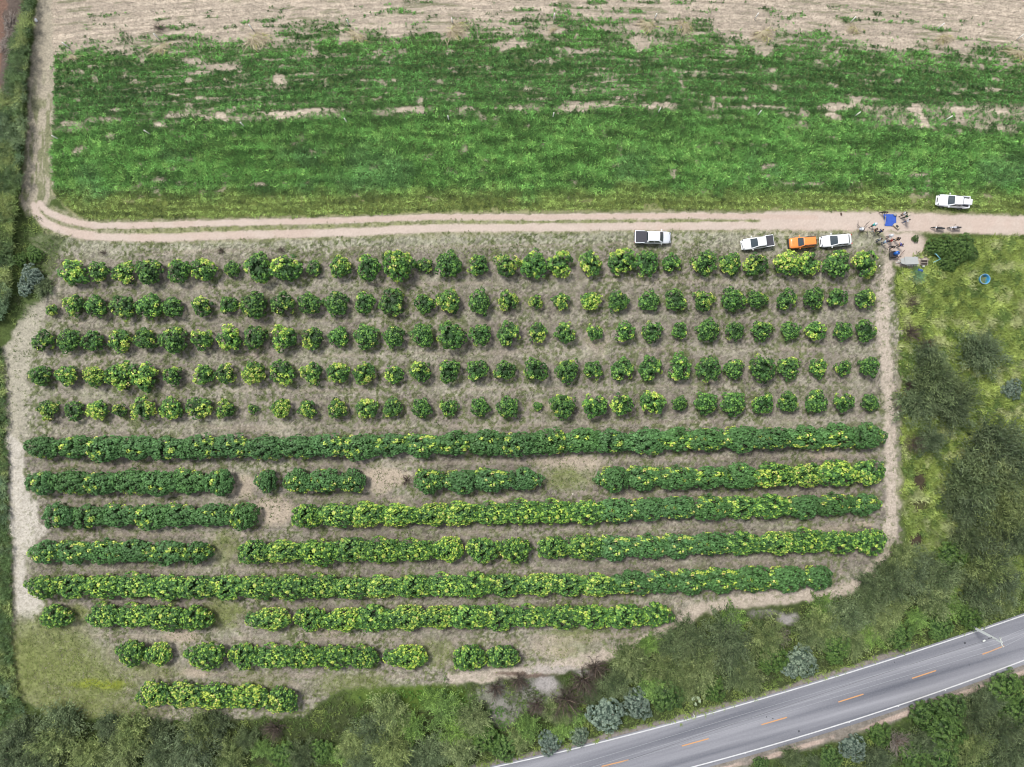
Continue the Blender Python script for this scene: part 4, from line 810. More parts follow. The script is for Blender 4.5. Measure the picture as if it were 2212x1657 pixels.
v5, X5, h5 = vehicle('pickup_truck', 'white pickup with open loaded bed on the grass above the track', 'pickup truck', place(2059.5, 434.5), math.radians(180 - 6), 4.6, 1.74, WHITE, 'pickup', 1.58, rails=True, cbr=((.26, .73), (.28, .545)))
boxp('bed_liner', (X5(.135), 0, .845), (4.6 * .235, 1.42, .03), LINER, v5, .01); boxp('canopy_bar', (X5(.258), 0, 1.2), (.07, 1.5, .07), BLACKP, v5, .02)
tag(boxp('cargo_box', v5.location + Vector((math.cos(v5.rotation_euler.z) * X5(.10), math.sin(v5.rotation_euler.z) * X5(.10), 1.12)), (1.2, .82, .5), WHITE, None, .04, rz=v5.rotation_euler.z), 'white box lying in the open bed of the upper white pickup', 'box')

# ------------------------------------------------------------------ people
SKIN = mat('skin', (.36, .20, .13), .6); SHOE = mat('shoe_leather', (.04, .03, .03), .6); HAIR = mat('dark_hair', (.015, .012, .01), .7)
def cl(name, r, g, b): return mat('cloth_' + name, A(r, g, b, .62), .85, noise=.15, nscale=6)
def person(fx, fy, face, shirt, pants, label, hat=None, arms='down', bend=0.0, step=.12, sleeves='short', h=1.0, hair=HAIR):
    J = []; E = []; B = []
    def add(p, r, parent, part):
        J.append((Vector(p), r)); i = len(J) - 1
        if parent is not None: E.append((parent, i)); B.append(part)
        return i
    pel = add((0, 0, .95), .135, None, None); wai = add((0, 0, 1.10), .14, pel, 's'); che = add((0, 0, 1.29), .17, wai, 's'); nb = add((0, 0, 1.45), .075, che, 's'); ne = add((.01, 0, 1.53), .055, nb, 'k')
    h1_ = add((.03, 0, 1.60), .085, ne, 'k'); h2_ = add((.02, 0, 1.67), .098, h1_, 'k'); h3_ = add((.0, 0, 1.74), .07, h2_, 'k'); add((.125, 0, 1.635), .018, h1_, 'k')
    for sg in (1, -1):
        st = step * sg
        hp = add((0, sg * .09, .88), .10, pel, 'p'); kn = add((st * .55 + .02, sg * .11, .50), .068, hp, 'p'); an = add((st, sg * .12, .12), .048, kn, 'p'); hl_ = add((st - .01, sg * .12, .05), .045, an, 'f'); add((st + .15, sg * .14, .04), .038, hl_, 'f')
        sh = add((0, sg * .18, 1.41), .068, nb, 's')
        if arms == 'fwd': el, wr = (.10, sg * .25, 1.17), (.33, sg * .14, 1.20)
        elif arms == 'hips': el, wr = (-.08, sg * .40, 1.20), (.06, sg * .20, 1.03)
        elif arms == 'one' and sg > 0: el, wr = (.16, .26, 1.25), (.36, .2, 1.42)
        else: el, wr = (-.03, sg * .26, 1.14), (.05, sg * .28, .90)
        e_ = add(el, .046, sh, 's'); w_ = add(wr, .030, e_, 's' if sleeves == 'long' else 'k'); d = (Vector(wr) - Vector(el)).normalized(); pm = add(Vector(wr) + d * .075, .034, w_, 'k')
        sd_ = Vector((-d.z, 0, d.x)).normalized() if abs(d.y) < .9 else Vector((1, 0, 0)); up = d.cross(sd_)
        for q in range(4): b_ = Vector(J[pm][0]) + sd_ * ((q - 1.5) * .02); f1 = add(b_ + d * .045 , .0095, pm, 'k'); add(b_ + d * (.085 - .008 * abs(q - 1.3)) + up * .02, .008, f1, 'k')
        t1 = add(Vector(wr) + d * .04 + sd_ * .045, .011, w_, 'k'); add(Vector(wr) + d * .08 + sd_ * .06 + up * .01, .009, t1, 'k')
    if bend:
        R = Matrix.Rotation(bend, 3, 'Y'); o = Vector((0, 0, .95)); J = [((o + R @ (p - o)) if p.z > 1.0 or abs(p.y) > .17 and p.z > .6 else p, r) for p, r in J]
    me = bpy.data.meshes.new('b'); me.from_pydata([tuple(p * h) for p, r in J], E, []); o = bpy.data.objects.new('tmp', me); col.objects.link(o)
    o.modifiers.new('s', 'SKIN'); o.modifiers.new('u', 'SUBSURF').levels = 1
    for i, (p, r) in enumerate(J): sv_ = me.skin_vertices[0].data[i]; sv_.radius = (r * h, r * h); sv_.use_root = (i == 0)
    dg = bpy.context.evaluated_depsgraph_get(); bme = bpy.data.meshes.new_from_object(o.evaluated_get(dg)); bpy.data.objects.remove(o)
    root = empty('person', (*P(fx, fy).xy, 0), math.radians(face))
    for m_ in (shirt, pants, SKIN, SHOE): bme.materials.append(m_)
    ix = {'s': 0, 'p': 1, 'k': 2, 'f': 3}; segs = [(J[a][0] * h, J[b][0] * h, ix[B[k]]) for k, (a, b) in enumerate(E)]
    for p in bme.polygons:
        c = p.center; best = 9; mi = 0
        for (a, b, q) in segs:
            ab = b - a; t_ = max(0, min(1, (c - a).dot(ab) / ab.length_squared)); dd = (c - a - ab * t_).length
            if dd < best: best = dd; mi = q
        if mi == 0 and c.z < .98 * h and abs(c.y) < .17: mi = 1
        p.material_index = mi; p.use_smooth = True
    link('body', bme, root)
    hd = J[h2_][0] * h; rr = .112
    cap = [(0, .125)] + [(rr * math.sin(a), .015 + rr * math.cos(a)) for a in (.4, .8, 1.2, 1.55)] + [(rr * .96, -.03)]
    if hat is None: lathe('hair', cap, hair, root, 16, 'Z', tuple(hd + Vector((-.018, 0, .0))))
    else:
        brim = .21 if hat[1] else .13
        lathe('hat', [(0, .15), (.07, .145), (.11, .11), (.118, .05), (brim, .035), (brim + .005, .02), (.11, .03)], hat[0], root, 20, 'Z', tuple(hd + Vector((.01, 0, .01))))
    tag(root, label, 'person', 'people gathered around the drone and tarp'); return root
cW = cl('white', 232, 234, 238); cK = cl('black', 40, 38, 40); cN = cl('navy', 38, 48, 90); cJ = cl('jeans', 70, 90, 130); cG = cl('green', 50, 100, 76); cT = cl('turquoise', 60, 205, 205); cB = cl('royal', 36, 66, 170); cR = cl('red', 176, 66, 56)
cLB = cl('lightblue', 186, 216, 240); cGY = cl('grey', 168, 176, 178); cOL = cl('camouflage', 74, 78, 58); cDG = cl('charcoal', 70, 68, 68); cST = cl('straw', 214, 200, 176); cLP = cl('pale_trousers', 206, 206, 212)
def pz(X, Y, *a, **k): x, y = Q(X, Y); return person(x, y, *a, **k)
pz(752, 506, -50, cOL, cK, 'person in dark olive clothes bending at the upper left corner of the blue tarp', arms='fwd', bend=.45, step=.2, sleeves='long', hair=HAIR)
pz(1106, 545, 190, cW, cK, 'person in white shirt and black trousers, topmost of three right of the tarp', arms='fwd', step=.2)
pz(1150, 582, 175, cG, cOL, 'person in green shirt and straw hat, middle of three right of the tarp', hat=(cST, True), arms='fwd', step=.22, sleeves='long')
pz(1160, 662, 170, cW, cJ, 'person in white shirt and blue jeans, lowest of three right of the tarp', arms='one', step=.16)
pz(572, 738, 10, cT, cDG, 'person in turquoise shirt and white hat walking left of the tarp', hat=(cW, True), arms='fwd', step=.24, sleeves='long')
pz(598, 828, 150, cK, cLP, 'person in black shirt and pale trousers standing beside the drone', arms='hips', step=.12)
pz(690, 858, 60, cN, cDG, 'person in navy clothes walking below the black-shirted one', arms='fwd', bend=.25, step=.2, sleeves='long')
pz(858, 935, 200, cW, cN, 'person in white shirt and wide white hat on the grass', hat=(cW, True), arms='fwd', step=.1, sleeves='long')
pz(672, 998, 20, cGY, cN, 'person in grey shirt and navy trousers, leftmost of the standing group', arms='fwd', step=.06)
pz(765, 1042, 30, cLB, cJ, 'person in light blue shirt and jeans beside the red shirt', hat=(cN, False), arms='fwd', step=.1)
pz(880, 1010, 150, cR, cDG, 'person in red shirt in the middle of the standing group', arms='down', step=.04)
pz(995, 985, 200, cK, cK, 'person all in black holding a pale folder, right of the red shirt', arms='fwd', step=.1)
pz(1042, 1090, 220, cB, cDG, 'person in royal blue shirt on the bare yard, rightmost of the group', arms='hips', step=.14)
pz(910, 1118, 240, cDG, cK, 'person in dark grey clothes just above the barrel cart', arms='fwd', bend=.2, step=.12, sleeves='long')
tag(boxp('folder', P(*Q(1040, 945), 1.1) , (.30, .22, .02), cST, None, .005, rz=.5, rx=.3), 'pale folder held by the person all in black', 'folder')
# ------------------------------------------------------------------ drone, tarp and gear
DG = mat('carbon', (.06, .045, .04), .45); LG = mat('light_grey_plastic', A(190, 196, 204, .62), .4); BL = mat('blue_plastic', A(40, 120, 220, .62), .35, noise=.1); BL2 = mat('dull_blue_plastic', A(70, 110, 180, .6), .5)
x, y = (3447 / 1.8525, 917 / 1.8525); dr = empty('spray_drone', place(x, y, .4)); tag(dr, 'white and grey agricultural drone with four long arms on the track edge', 'drone')
bm = bmesh.new(); bmesh.ops.create_uvsphere(bm, u_segments=20, v_segments=12, radius=1); bmesh.ops.scale(bm, vec=(.42, .24, .15), verts=bm.verts); bmesh.ops.translate(bm, vec=(0, 0, .45), verts=bm.verts)
me = bpy.data.meshes.new('body'); bm.to_mesh(me); bm.free(); [setattr(p, 'use_smooth', True) for p in me.polygons]; link('body', me, dr, LG)
boxp('spray_tank', (.06, .02, .56), (.24, .34, .2), WHITE, dr, .06); boxp('battery', (.30, -.03, .50), (.14, .2, .14), DG, dr, .03)
for (ax_, ay, ang) in ((-.66, .70, 90), (.66, .74, 45), (-.50, -.66, 58), (.74, -.62, 84)):
    arm = tubes('arm', [([(ax_ * .3, ay * .25, .45), (ax_, ay, .5)], [.032, .024])], DG, dr)
    lathe('motor', [(0, .62), (.055, .62), (.06, .5), (0, .48)], BLACKP, arm, 12, 'Z', (ax_, ay, 0))
    a = math.radians(ang); d = Vector((math.cos(a), math.sin(a), 0)); n_ = Vector((-d.y, d.x, 0)); c = Vector((ax_, ay, .63))
    rows = [[c + d * (s * .53) + n_ * q * (.045 * (1 - abs(s) * .45)) + Vector((0, 0, q * .008)) for q in (-1, 1)] for s in (-1, -.6, -.2, 0, .2, .6, 1)]
    sheet('propeller', rows, DG, arm, .008)
for sg in (1, -1): tubes('landing_gear', [([(-.25, sg * .2, .42), (-.28, sg * .38, .03)], .018), ([(.25, sg * .2, .42), (.28, sg * .38, .03)], .018), ([(-.42, sg * .38, .03), (.42, sg * .38, .03)], .018)], DG, dr)
# tarp
TARP = mat('blue_tarp', A(64, 104, 205, .62), .45, noise=.22, nscale=5)
cs = [(1907, 463), (1934.5, 463.5), (1934.5, 489.5), (1909.5, 488.5)]; rows = []; rs = random.Random(3)
for i in range(15):
    v = i / 14; row = []
    for j in range(15):
        u = j / 14; a = [cs[0][k] * (1 - u) + cs[1][k] * u for k in (0, 1)]; b = [cs[3][k] * (1 - u) + cs[2][k] * u for k in (0, 1)]; q = P(a[0] * (1 - v) + b[0] * v, a[1] * (1 - v) + b[1] * v)
        edge = min(i, j, 14 - i, 14 - j) == 0; row.append(Vector((q.x + rs.uniform(-.02, .02), q.y + rs.uniform(-.02, .02), .03 + rs.random() * .05 + (.03 if edge else 0))))
    rows.append(row)
tag(sheet('tarp', rows, TARP, None, .012, True), 'square blue plastic tarp spread on the dirt track', 'tarp')
WOOD = mat('weathered_board', A(196, 184, 166, .62), .8, noise=.2)
a, b = P(*Q(850, 548), .1), P(*Q(830, 700), .1); d = b - a
tag(boxp('wooden_board', (a + b) / 2 + Vector((0, 0, .02)), (d.length, .16, .04), WOOD, None, .01, rz=math.atan2(d.y, d.x)), 'pale wooden board weighting the left edge of the blue tarp', 'board')
q = P(*Q(1018, 530), .15); SACK = mat('grey_sack', A(178, 176, 170, .62), .8, noise=.2)
bm = bmesh.new(); bmesh.ops.create_icosphere(bm, subdivisions=3, radius=1)
for v in bm.verts: v.co = Vector((v.co.x * .26, v.co.y * .2, v.co.z * .15)) * (1 + .15 * math.sin(v.co.x * 9) * math.cos(v.co.y * 8))
me = bpy.data.meshes.new('sack'); bm.to_mesh(me); bm.free(); [setattr(p, 'use_smooth', True) for p in me.polygons]
o = link('sack', me, None, SACK); o.location = (q.x, q.y, .2); o.rotation_euler.z = -.5; tag(o, 'grey sack lying on the upper right corner of the blue tarp', 'sack')
q = P(*Q(1035, 732), .2); cs_ = empty('equipment_case', (q.x, q.y, 0), math.radians(-40)); tag(cs_, 'pale equipment case with dark panel on lower right corner of the tarp', 'case')
boxp('shell', (0, 0, .22), (.92, .46, .32), cST, cs_, .04); boxp('panel', (.08, .0, .385), (.40, .30, .02), BLACKP, cs_, .01); boxp('lid', (.46, -.02, .2), (.06, .46, .36), cST, cs_, .02)
q = P(*Q(62, 520)); tag(boxp('cloth_bag', (q.x, q.y, .07), (.24, .42, .14), mat('brown_bag', A(104, 84, 74), .9, noise=.3), None, .06, rz=.15), 'small brown bag lying alone on the dirt track', 'bag')
# motorcycles
def motorcycle(x, y, rz, paint, label, steer, lean):
    t = empty('motorcycle', place(x, y, .4), rz); t.rotation_euler = (lean, 0, rz); tag(t, label, 'motorcycle', 'motorcycles parked at the lower edge of the track')
    for sgn, nm in ((1, 'front'), (-1, 'rear')):
        th = steer if sgn > 0 else 0; R = Matrix.Rotation(th, 3, 'Z')
        w_ = lathe('wheel', [(.235, -.04), (.285, -.05), (.31, 0), (.285, .05), (.235, .04), (.235, -.04)], TYRE, t, 30, 'Y', (sgn * .66, 0, .31), R)
        lathe('rim', [(.03, -.03), (.03, .03)], RIM, w_, 12, 'Y', (sgn * .66, 0, .31), R)
        tubes('spokes', [([Vector((sgn * .66, 0, .31)), Vector((sgn * .66, 0, .31)) + R @ Vector((math.cos(k * .785) * .24, 0, math.sin(k * .785) * .24))], .008) for k in range(8)], RIM, w_, 3)
        boxp('mudguard', (sgn * .66 - .04 * sgn, 0, .645), (.34, .13, .03), paint if sgn > 0 else BLACKP, t, .01)
    boxp('engine', (0, 0, .40), (.36, .26, .30), DG, t, .05); boxp('fuel_tank', (.14, 0, .80), (.44, .28, .22), paint, t, .09, ry=.1); boxp('seat', (-.34, 0, .80), (.66, .24, .09), SEATM, t, .04); boxp('side_panel', (-.25, 0, .62), (.34, .26, .18), paint, t, .05)
    boxp('tail_light', (-.72, 0, .78), (.10, .14, .08), RED, t, .02); boxp('luggage_rack', (-.66, 0, .86), (.24, .22, .02), BLACKP, t, .008)
    tubes('fork', [([(.66, s * .08, .31), (.44, s * .08, .92)], .022) for s in (1, -1)], CHROME, t)
    tubes('handlebar', [([(.36, -.37, 1.02), (.44, -.2, .98), (.44, .2, .98), (.36, .37, 1.02)], .015)], BLACKP, t)
    lathe('headlamp', [(0, .08), (.08, .08), (.09, 0), (.04, -.08), (0, -.08)], LAMP, t, 16, 'Y', (.52, 0, .86), Matrix.Rotation(-math.pi / 2, 3, 'Z'))
    tubes('exhaust', [([(.16, -.14, .3), (-.1, -.17, .24), (-.62, -.19, .40)], [.025, .03, .045])], CHROME, t); tubes('frame', [([(.42, 0, .88), (.12, 0, .62), (-.3, 0, .68), (-.62, 0, .74)], .025), ([(-.66, .09, .31), (-.1, .09, .36)], .02), ([(-.66, -.09, .31), (-.1, -.09, .36)], .02)], BLACKP, t)
    tubes('kick_stand', [([(0, .1, .26), (-.05, .28, .0)], .012)], DG, t); 
    for s in (1, -1): tubes('mirror', [([(.38, s * .3, 1.0), (.34, s * .36, 1.16)], [.008, .05])], BLACKP, t)
x, y = Q(1775, 752); motorcycle(x, y, math.radians(173), BLACKP, 'dark motorcycle, left of the two parked beside the bush', .25, -.2)
x, y = Q(2062, 752); motorcycle(x, y, math.radians(179), cl('silver', 205, 205, 215), 'silver and black motorcycle, right of the two parked beside the bush', .1, -.12)
# cart with barrel
x, y = Q(1000, 1225); ct = empty('barrel_cart', place(x, y, .6)); tag(ct, 'dark metal cart with two drawbars standing at the end of the first row', 'cart')
boxp('bed', (0, -.05, .5), (1.2, .7, .06), DG, ct, .02); boxp('front_bin', (-.48, -.14, .62), (.34, .66, .3), BLACKP, ct, .04)
tubes('side_rail', [([(-.5, .34, .5), (-.5, .34, .82), (.5, .34, .82), (.5, .34, .5)], .025), ([(-.3, -.40, .5), (-.3, -.42, .84), (.95, -.34, .84), (.95, -.4, .5)], .028)], DG, ct)
tubes('drawbar', [([(-.62, .3, .55), (-.66, .95, .6), (-.45, 1.0, .62)], .035)], BLACKP, ct); tubes('drawbar', [([(.55, -.62, .5), (1.55, .55, .62)], .035)], mat('rusty_bar', A(96, 62, 50), .8), ct)
for sg in (1, -1):
    w_ = lathe('wheel', [(.17, -.06), (.26, -.07), (.29, 0), (.26, .07), (.17, .06)], TYRE, ct, 20, 'Y', (.1, sg * .44, .29)); lathe('rim', [(0, .05), (.17, .05)], RIM, w_, 12, 'Y', (.1, sg * .44, .29))
q = P(*Q(1045, 1210), 1.0); br = empty('barrel', (q.x, q.y, .53)); tag(br, 'bright blue plastic barrel standing on the dark cart', 'barrel')
lathe('drum', [(0, 0), (.26, 0), (.29, .04), (.29, .3), (.30, .32), (.30, .56), (.29, .6), (.28, .84), (.24, .9), (0, .91)], BL, br, 28); lathe('lid_ring', [(.06, .91), (.06, .94), (.11, .94), (.11, .91)], BLACKP, br, 18, 'Z', (.08, .06, 0))
tubes('hose', [([(.08, .06, .97), (-.2, -.22, 1.0), (-.62, -.62, .35)], .03)], BLACKP, br)
# concrete slab shelter, pipes, frame
CONC = mat('grey_slab', A(192, 194, 190, .62), .85, noise=.12, nscale=3); PVC = mat('white_pvc', A(228, 232, 224, .64), .45); CY = mat('cyan_pipe', A(150, 216, 222, .62), .45)
x, y = Q(1310, 1338); sl = empty('slab_shelter', place(x, y, 1.0)); tag(sl, 'low pump shelter roofed with pale grey slabs at the yard edge', 'shelter')
def slab(nm, corners, z, th, parent, m): ps = [P(*Q(*c), z) - Vector((sl.location.x, sl.location.y, 0)) for c in corners]; return sheet(nm, [[ps[0], ps[1]], [ps[3], ps[2]]], m, parent, th, False)
slab('roof_slab', [(1184, 1270), (1415, 1272), (1440, 1400), (1200, 1408)], 1.05, .06, sl, CONC); slab('side_slab', [(1110, 1308), (1186, 1288), (1198, 1408), (1130, 1388)], .96, .05, sl, CONC); slab('front_slab', [(1130, 1390), (1200, 1410), (1436, 1402), (1240, 1425)], .85, .04, sl, CONC)
for (X_, Y_) in ((1215, 1300), (1400, 1300), (1415, 1385), (1215, 1390)): q = P(*Q(X_, Y_), 1.0) - sl.location; boxp('post', (q.x, q.y, .49), (.09, .09, .98), CONC, sl, .01)
boxp('back_wall', (.05, .28, .46), (1.9, .1, .92), CONC, sl, .01)
for i, X_ in enumerate((1236, 1280, 1322, 1366, 1405)):
    a = P(*Q(X_ - 2, 1396), .80) - sl.location; b = P(*Q(X_ + (3 if i > 2 else -2), 1440), .66) - sl.location; tubes('pipe_stub', [([a, b], .062)], PVC, sl, 10)
pp = empty('pipe_fitting', (*P(*Q(1085, 1368)).xy, 0)); tag(pp, 'white plastic pipe junction left of the slab shelter', 'pipe')
def rel(o, pts, z): return [P(*Q(*c), z) - o.location for c in pts]
tubes('main_pipe', [(rel(pp, [(1032, 1372), (1085, 1366), (1142, 1368)], .35), .045)], PVC, pp, 8); tubes('elbow', [(rel(pp, [(1115, 1368), (1122, 1385), (1108, 1402)], .35), .04), (rel(pp, [(1062, 1352), (1088, 1334), (1112, 1345)], .4), .04)], PVC, pp, 8); tubes('riser', [([rel(pp, [(1085, 1366)], .35)[0], rel(pp, [(1090, 1345)], .1)[0]], .04)], PVC, pp, 8)
fr = empty('timber_rack', place(*Q(1530, 1370), .3)); tag(fr, 'open rectangular wooden frame with dark inside right of the shelter', 'frame')
for nm, (p0, p1) in {'long_rail': ((1455, 1330), (1612, 1330)), 'bottom_rail': ((1468, 1418), (1600, 1418)), 'middle_rail': ((1475, 1376), (1595, 1378)), 'side_rail': ((1472, 1322), (1472, 1422)), 'end_rail': ((1595, 1325), (1595, 1422)), 'brace': ((1590, 1335), (1620, 1305))}.items():
    a, b = P(*Q(*p0), .4) - fr.location, P(*Q(*p1), .4) - fr.location; d = b - a; boxp(nm.strip('.'), (a + b) / 2 , (d.length, .055, .07), WOOD, fr, .008, rz=math.atan2(d.y, d.x))
a = P(*Q(1534, 1374), .3) - fr.location; boxp('mesh_panel', (a.x, a.y, .3), (1.05, .72, .02), mat('dark_mesh', A(70, 60, 56), .9, noise=.4, nscale=12), fr, .004)
for sx in (-.5, .5):
    for sy in (-.34, .34): boxp('leg', (a.x + sx, a.y + sy, .18), (.05, .05, .36), WOOD, fr, .006)
tag(boxp('bucket', tuple(P(*Q(1518, 1438), .2).xy) + (.17,), (.30, .30, .32), PVC, None, .06, taper=1.1), 'white square bucket just below the wooden frame', 'bucket')
cp = empty('bent_pipe', (*P(*Q(1760, 1300)).xy, 0)); tag(cp, 'bent light cyan pipe lying over the dark weeds', 'pipe')
tubes('long_run', [(rel(cp, [(1718, 1224), (1740, 1222), (1820, 1312)], 1.3), .06)], CY, cp, 8); tubes('short_run', [(rel(cp, [(1820, 1312), (1690, 1372)], 1.22), .045)], CY, cp, 8); tubes('support', [([rel(cp, [(1820, 1312)], 1.26)[0], rel(cp, [(1815, 1316)], .0)[0]], .03)], CY, cp, 6)
q = P(*Q(1450, 1515), .4); bd = lathe('drum', [(0, -.42), (.22, -.42), (.24, -.38), (.24, .38), (.22, .42), (0, .42)], BL2, None, 22, 'Z', (0, 0, 0), Euler((0, math.pi / 2, 0)).to_matrix()); bd.location = (q.x, q.y, .6); bd.rotation_euler = (0, .1, -.25); bd.scale = (.8, .8, .8); tag(bd, 'dull blue drum lying in the weeds below the shelter', 'drum')
def blob(name, x, y, sx, sy, sz, rz, m, label, cat, seed):
    rs = random.Random(seed); bm = bmesh.new(); bmesh.ops.create_icosphere(bm, subdivisions=2, radius=1); ph = rs.random() * 6
    for v in bm.verts: k = 1 + .2 * math.sin(v.co.x * 4 + ph) * math.cos(v.co.y * 5 - ph); v.co = Vector((v.co.x * sx * k * (1 - .35 * v.co.y), v.co.y * sy * k, max(-.6, v.co.z) * sz))
    me = bpy.data.meshes.new(name); bm.to_mesh(me); bm.free(); [setattr(p, 'use_smooth', True) for p in me.polygons]
    o = link(name, me, None, m); o.location = (*P(x, y).xy, sz * .6); o.rotation_euler.z = rz; return tag(o, label, cat)
CREAM = mat('cream_plastic', A(238, 232, 212, .64), .6)
blob('plastic_sack', *Q(1148, 1558), .17, .27, .16, 0, CREAM, 'cream plastic sack in the weeds below the slab shelter', 'sack', 1); blob('litter', *Q(742, 1432), .14, .13, .05, .6, CREAM, 'scrap of white plastic right of the last tree in the top row', 'litter', 2)
blob('jerrycan', 79, 44.5, .2, .32, .2, .3, WHITE, 'white plastic can at the cane edge in the upper left corner', 'can', 3)
blob('litter', 1939, 890, .14, .24, .06, .3, CREAM, 'white scrap beside the path, halfway down the right edge of the orchard', 'litter', 4); blob('litter', 1926, 741 - 5, .12, .1, .05, 0, CREAM, 'small white scrap on the path at the third orchard row', 'litter', 5) if False else None
blob('litter', 1938 * 1.0 - 22, 740 - 0, .1, .1, .05, 0, CREAM, 'tiny white scrap on the path right of the third orchard row', 'litter', 6) if False else None
blob('litter', 1237, 1067, .12, .12, .05, 0, CREAM, 'small white scrap on bare soil between the seventh and eighth rows', 'litter', 7)
blob('blue_bag', 1470, 58, .12, .4, .14, -.1, BL, 'bright blue bag beside a straw heap in the upper field', 'bag', 8)
# round tank
TK = mat('tank_blue', A(72, 172, 226, .62), .45, noise=.1, nscale=2); TKR = mat('tank_rim', A(160, 212, 240, .62), .5); q = P(2119, 604.5, .0); tk = empty('water_tank', (q.x, q.y, 0)); tag(tk, 'open round bright blue water tank in the tall grass', 'tank')
lathe('shell', [(0, .02), (.56, .0), (.60, .03), (.66, .35), (.72, .72), (.74, .8), (.70, .8), (.67, .7), (.62, .35), (.56, .07), (0, .06)], TK, tk, 40); lathe('rim', [(.69, .80), (.70, .83), (.76, .83), (.77, .79), (.75, .76)], TKR, tk, 40); lathe('sediment', [(0, .10), (.3, .09), (.565, .085)], mat('tank_dirt', A(120, 140, 150), .9, noise=.4, nscale=5), tk, 24)
# white posts of the two irrigation lines
PO = mat('post_white', A(240, 236, 228, .85), .7, noise=.1)
pm_ = tube_mesh([([(0, 0, 0), (0, 0, 1.5)], [.085, .08]), ([(0, 0, 1.5), (0, 0, 1.53)], [.09, .09])], 'riser_post', 8); pm_.materials.append(PO)
U = [(150,104),(343,84),(547,66),(754,55),(977,51),(1196,42),(1413,42),(1629,42),(1836,49),(2024,63),(2195,86)]; Lw = [(127,301),(324,290),(527,273),(749,265),(969,259),(1194,253),(1421,243),(1636,249),(1846,251),(2041,260)]
for nm, lst in (('upper', U), ('lower', Lw)):
    for i, (x, y) in enumerate(lst):
        o = bpy.data.objects.new('irrigation_post', pm_); col.objects.link(o); o.location = (*P(x, y).xy, 0); o.rotation_euler = (RS.uniform(-.04, .04), RS.uniform(-.04, .04), 0)
        tag(o, f'thin white post, {ordw(i + 1)} from left in the {nm} post line of the field', 'post', 'white posts in two lines across the field')
# straw heaps and dead plants at the posts
def heap(seed, R=1.9, n=230, fan=None):
    rs = np.random.RandomState(seed); V = []; K = []; F = []
    cs = np.array([A(226, 214, 176, .66), A(206, 190, 160, .66), A(196, 204, 108, .66), A(168, 150, 122, .66)])
    for i in range(n):
        a = rs.uniform(0, 6.28) if fan is None else fan + rs.normal() * .9; r0 = abs(rs.normal()) * R * .35; L = rs.uniform(.5, 1.3); aa = a + rs.normal() * .6; p = np.array([math.cos(a) * r0, math.sin(a) * r0 * .7, rs.uniform(.05, .35)]); c = cs[rs.choice(4, p=[.4, .3, .14, .16])] * rs.uniform(.8, 1.15); w_ = rs.uniform(.02, .05); b0 = len(V)
        for s in range(4):
            d = np.array([math.cos(aa), math.sin(aa), 0]); nn = np.array([-d[1], d[0], 0]); V += [p + nn * w_ * (1 - s * .28), p - nn * w_ * (1 - s * .28)]; K += [c, c]; p = p + d * L / 3 + [0, 0, -.05 * s]; p[2] = max(p[2], .03); aa += rs.normal() * .35
            if s: F.append((b0 + 2 * s - 2, b0 + 2 * s - 1, b0 + 2 * s + 1, b0 + 2 * s))
    m = npmesh('straw_heap', np.array(V), np.array(F), np.array(K)); m.materials.append(LEAF); return m
HP = [heap(1, 1.9, 200, -1.3), heap(2, 1.3, 120, -2.2), heap(3, 2.0, 240, -.8)]
for i, (x, y, s, k, c) in enumerate([(155,122,.8,1,0),(348,103,1.1,0,0),(545,85,1.4,2,0),(768,74,1.2,0,0),(975,68,1.3,2,0),(1194,62,.6,1,0),(1392,50,1.1,0,0),(1472,52,1.1,2,0),(1650,70,1.1,0,0),(1842,62,1.2,1,0),(2035,84,1.1,2,0),(2195,112,1.2,0,0)]):
    o = bpy.data.objects.new('straw_heap', HP[k]); col.objects.link(o); o.location = (*P(x, y).xy, .02); o.rotation_euler.z = RS.uniform(-.7, .7); o.scale = (s * RS.uniform(.8, 1.3), s * RS.uniform(.6, 1), s); o.location.x += RS.uniform(-.5, .5); o.color = (1, 1, 1, 1)
    tag(o, f'heap of pale dry cane leaves, {ordw(i + 1)} from left along the upper post line', 'straw heap', 'straw heaps along the upper post line')
# brush piles
for i, (x, y, r, lb) in enumerate([(345, 62, 16, 'dark brush pile beside the second post of the upper line'), (225, 547, 9, 'small dark brush pile under the track, left one'), (478, 542, 11, 'dark brush pile under the track, above the orchard top row'), (608, 540, 9, 'grey brush pile under the track, right of another pile'), (878, 1038, 14, 'pile of cut branches in the gap of the seventh row'), (1905, 574, 9, 'loose twigs between the last top row tree and the yard')][:5]):
    root = empty('brush_pile', (*P(x, y).xy, 0)); o = link('twigs', bare_crown(700 + i, 1.2, .5, 20, .025), root, DARKW); root.scale = (r * S / 1.1, r * S / 1.3, .5); tag(root, lb, 'brush pile')
for i, (x, y, lb) in enumerate([(22, 100, 'uprooted dead branches on bare soil in the upper left corner'), (30, 60, 'dead branch heap beside the cane at the top left'), (12, 215, 'dead branches left of the cane below the red earth')]):
    root = empty('branch_heap', (*P(x, y).xy, 0)); link('twigs', bare_crown(720 + i, 1.6, .6, 26, .04), root, GREYW); root.scale = (1, 1.6, .5); tag(root, lb, 'branches')
# grey-green tuft plant by the shelter
def tuft(name, x, y, n, L, c, label, seed, wd=.05):
    rs = np.random.RandomState(seed); p0 = P(x, y); pts = np.zeros((n, 3)); pts[:, :2] = rs.normal(size=(n, 2)) * .35; pts[:, 2] = rs.uniform(0, .4, n)
    o = blades(name, pts, 5, np.full(n, L), wd, (15, 65), np.tile(c, (n, 1)), seed, m=GRASS); o.location = (p0.x, p0.y, 0); return tag(o, label, 'plant')
tuft('grass_clump', *Q(1390, 1600), 60, 1.1, A(130, 172, 128, .66), 'blue-green spiky grass clump below the slab shelter', 31)
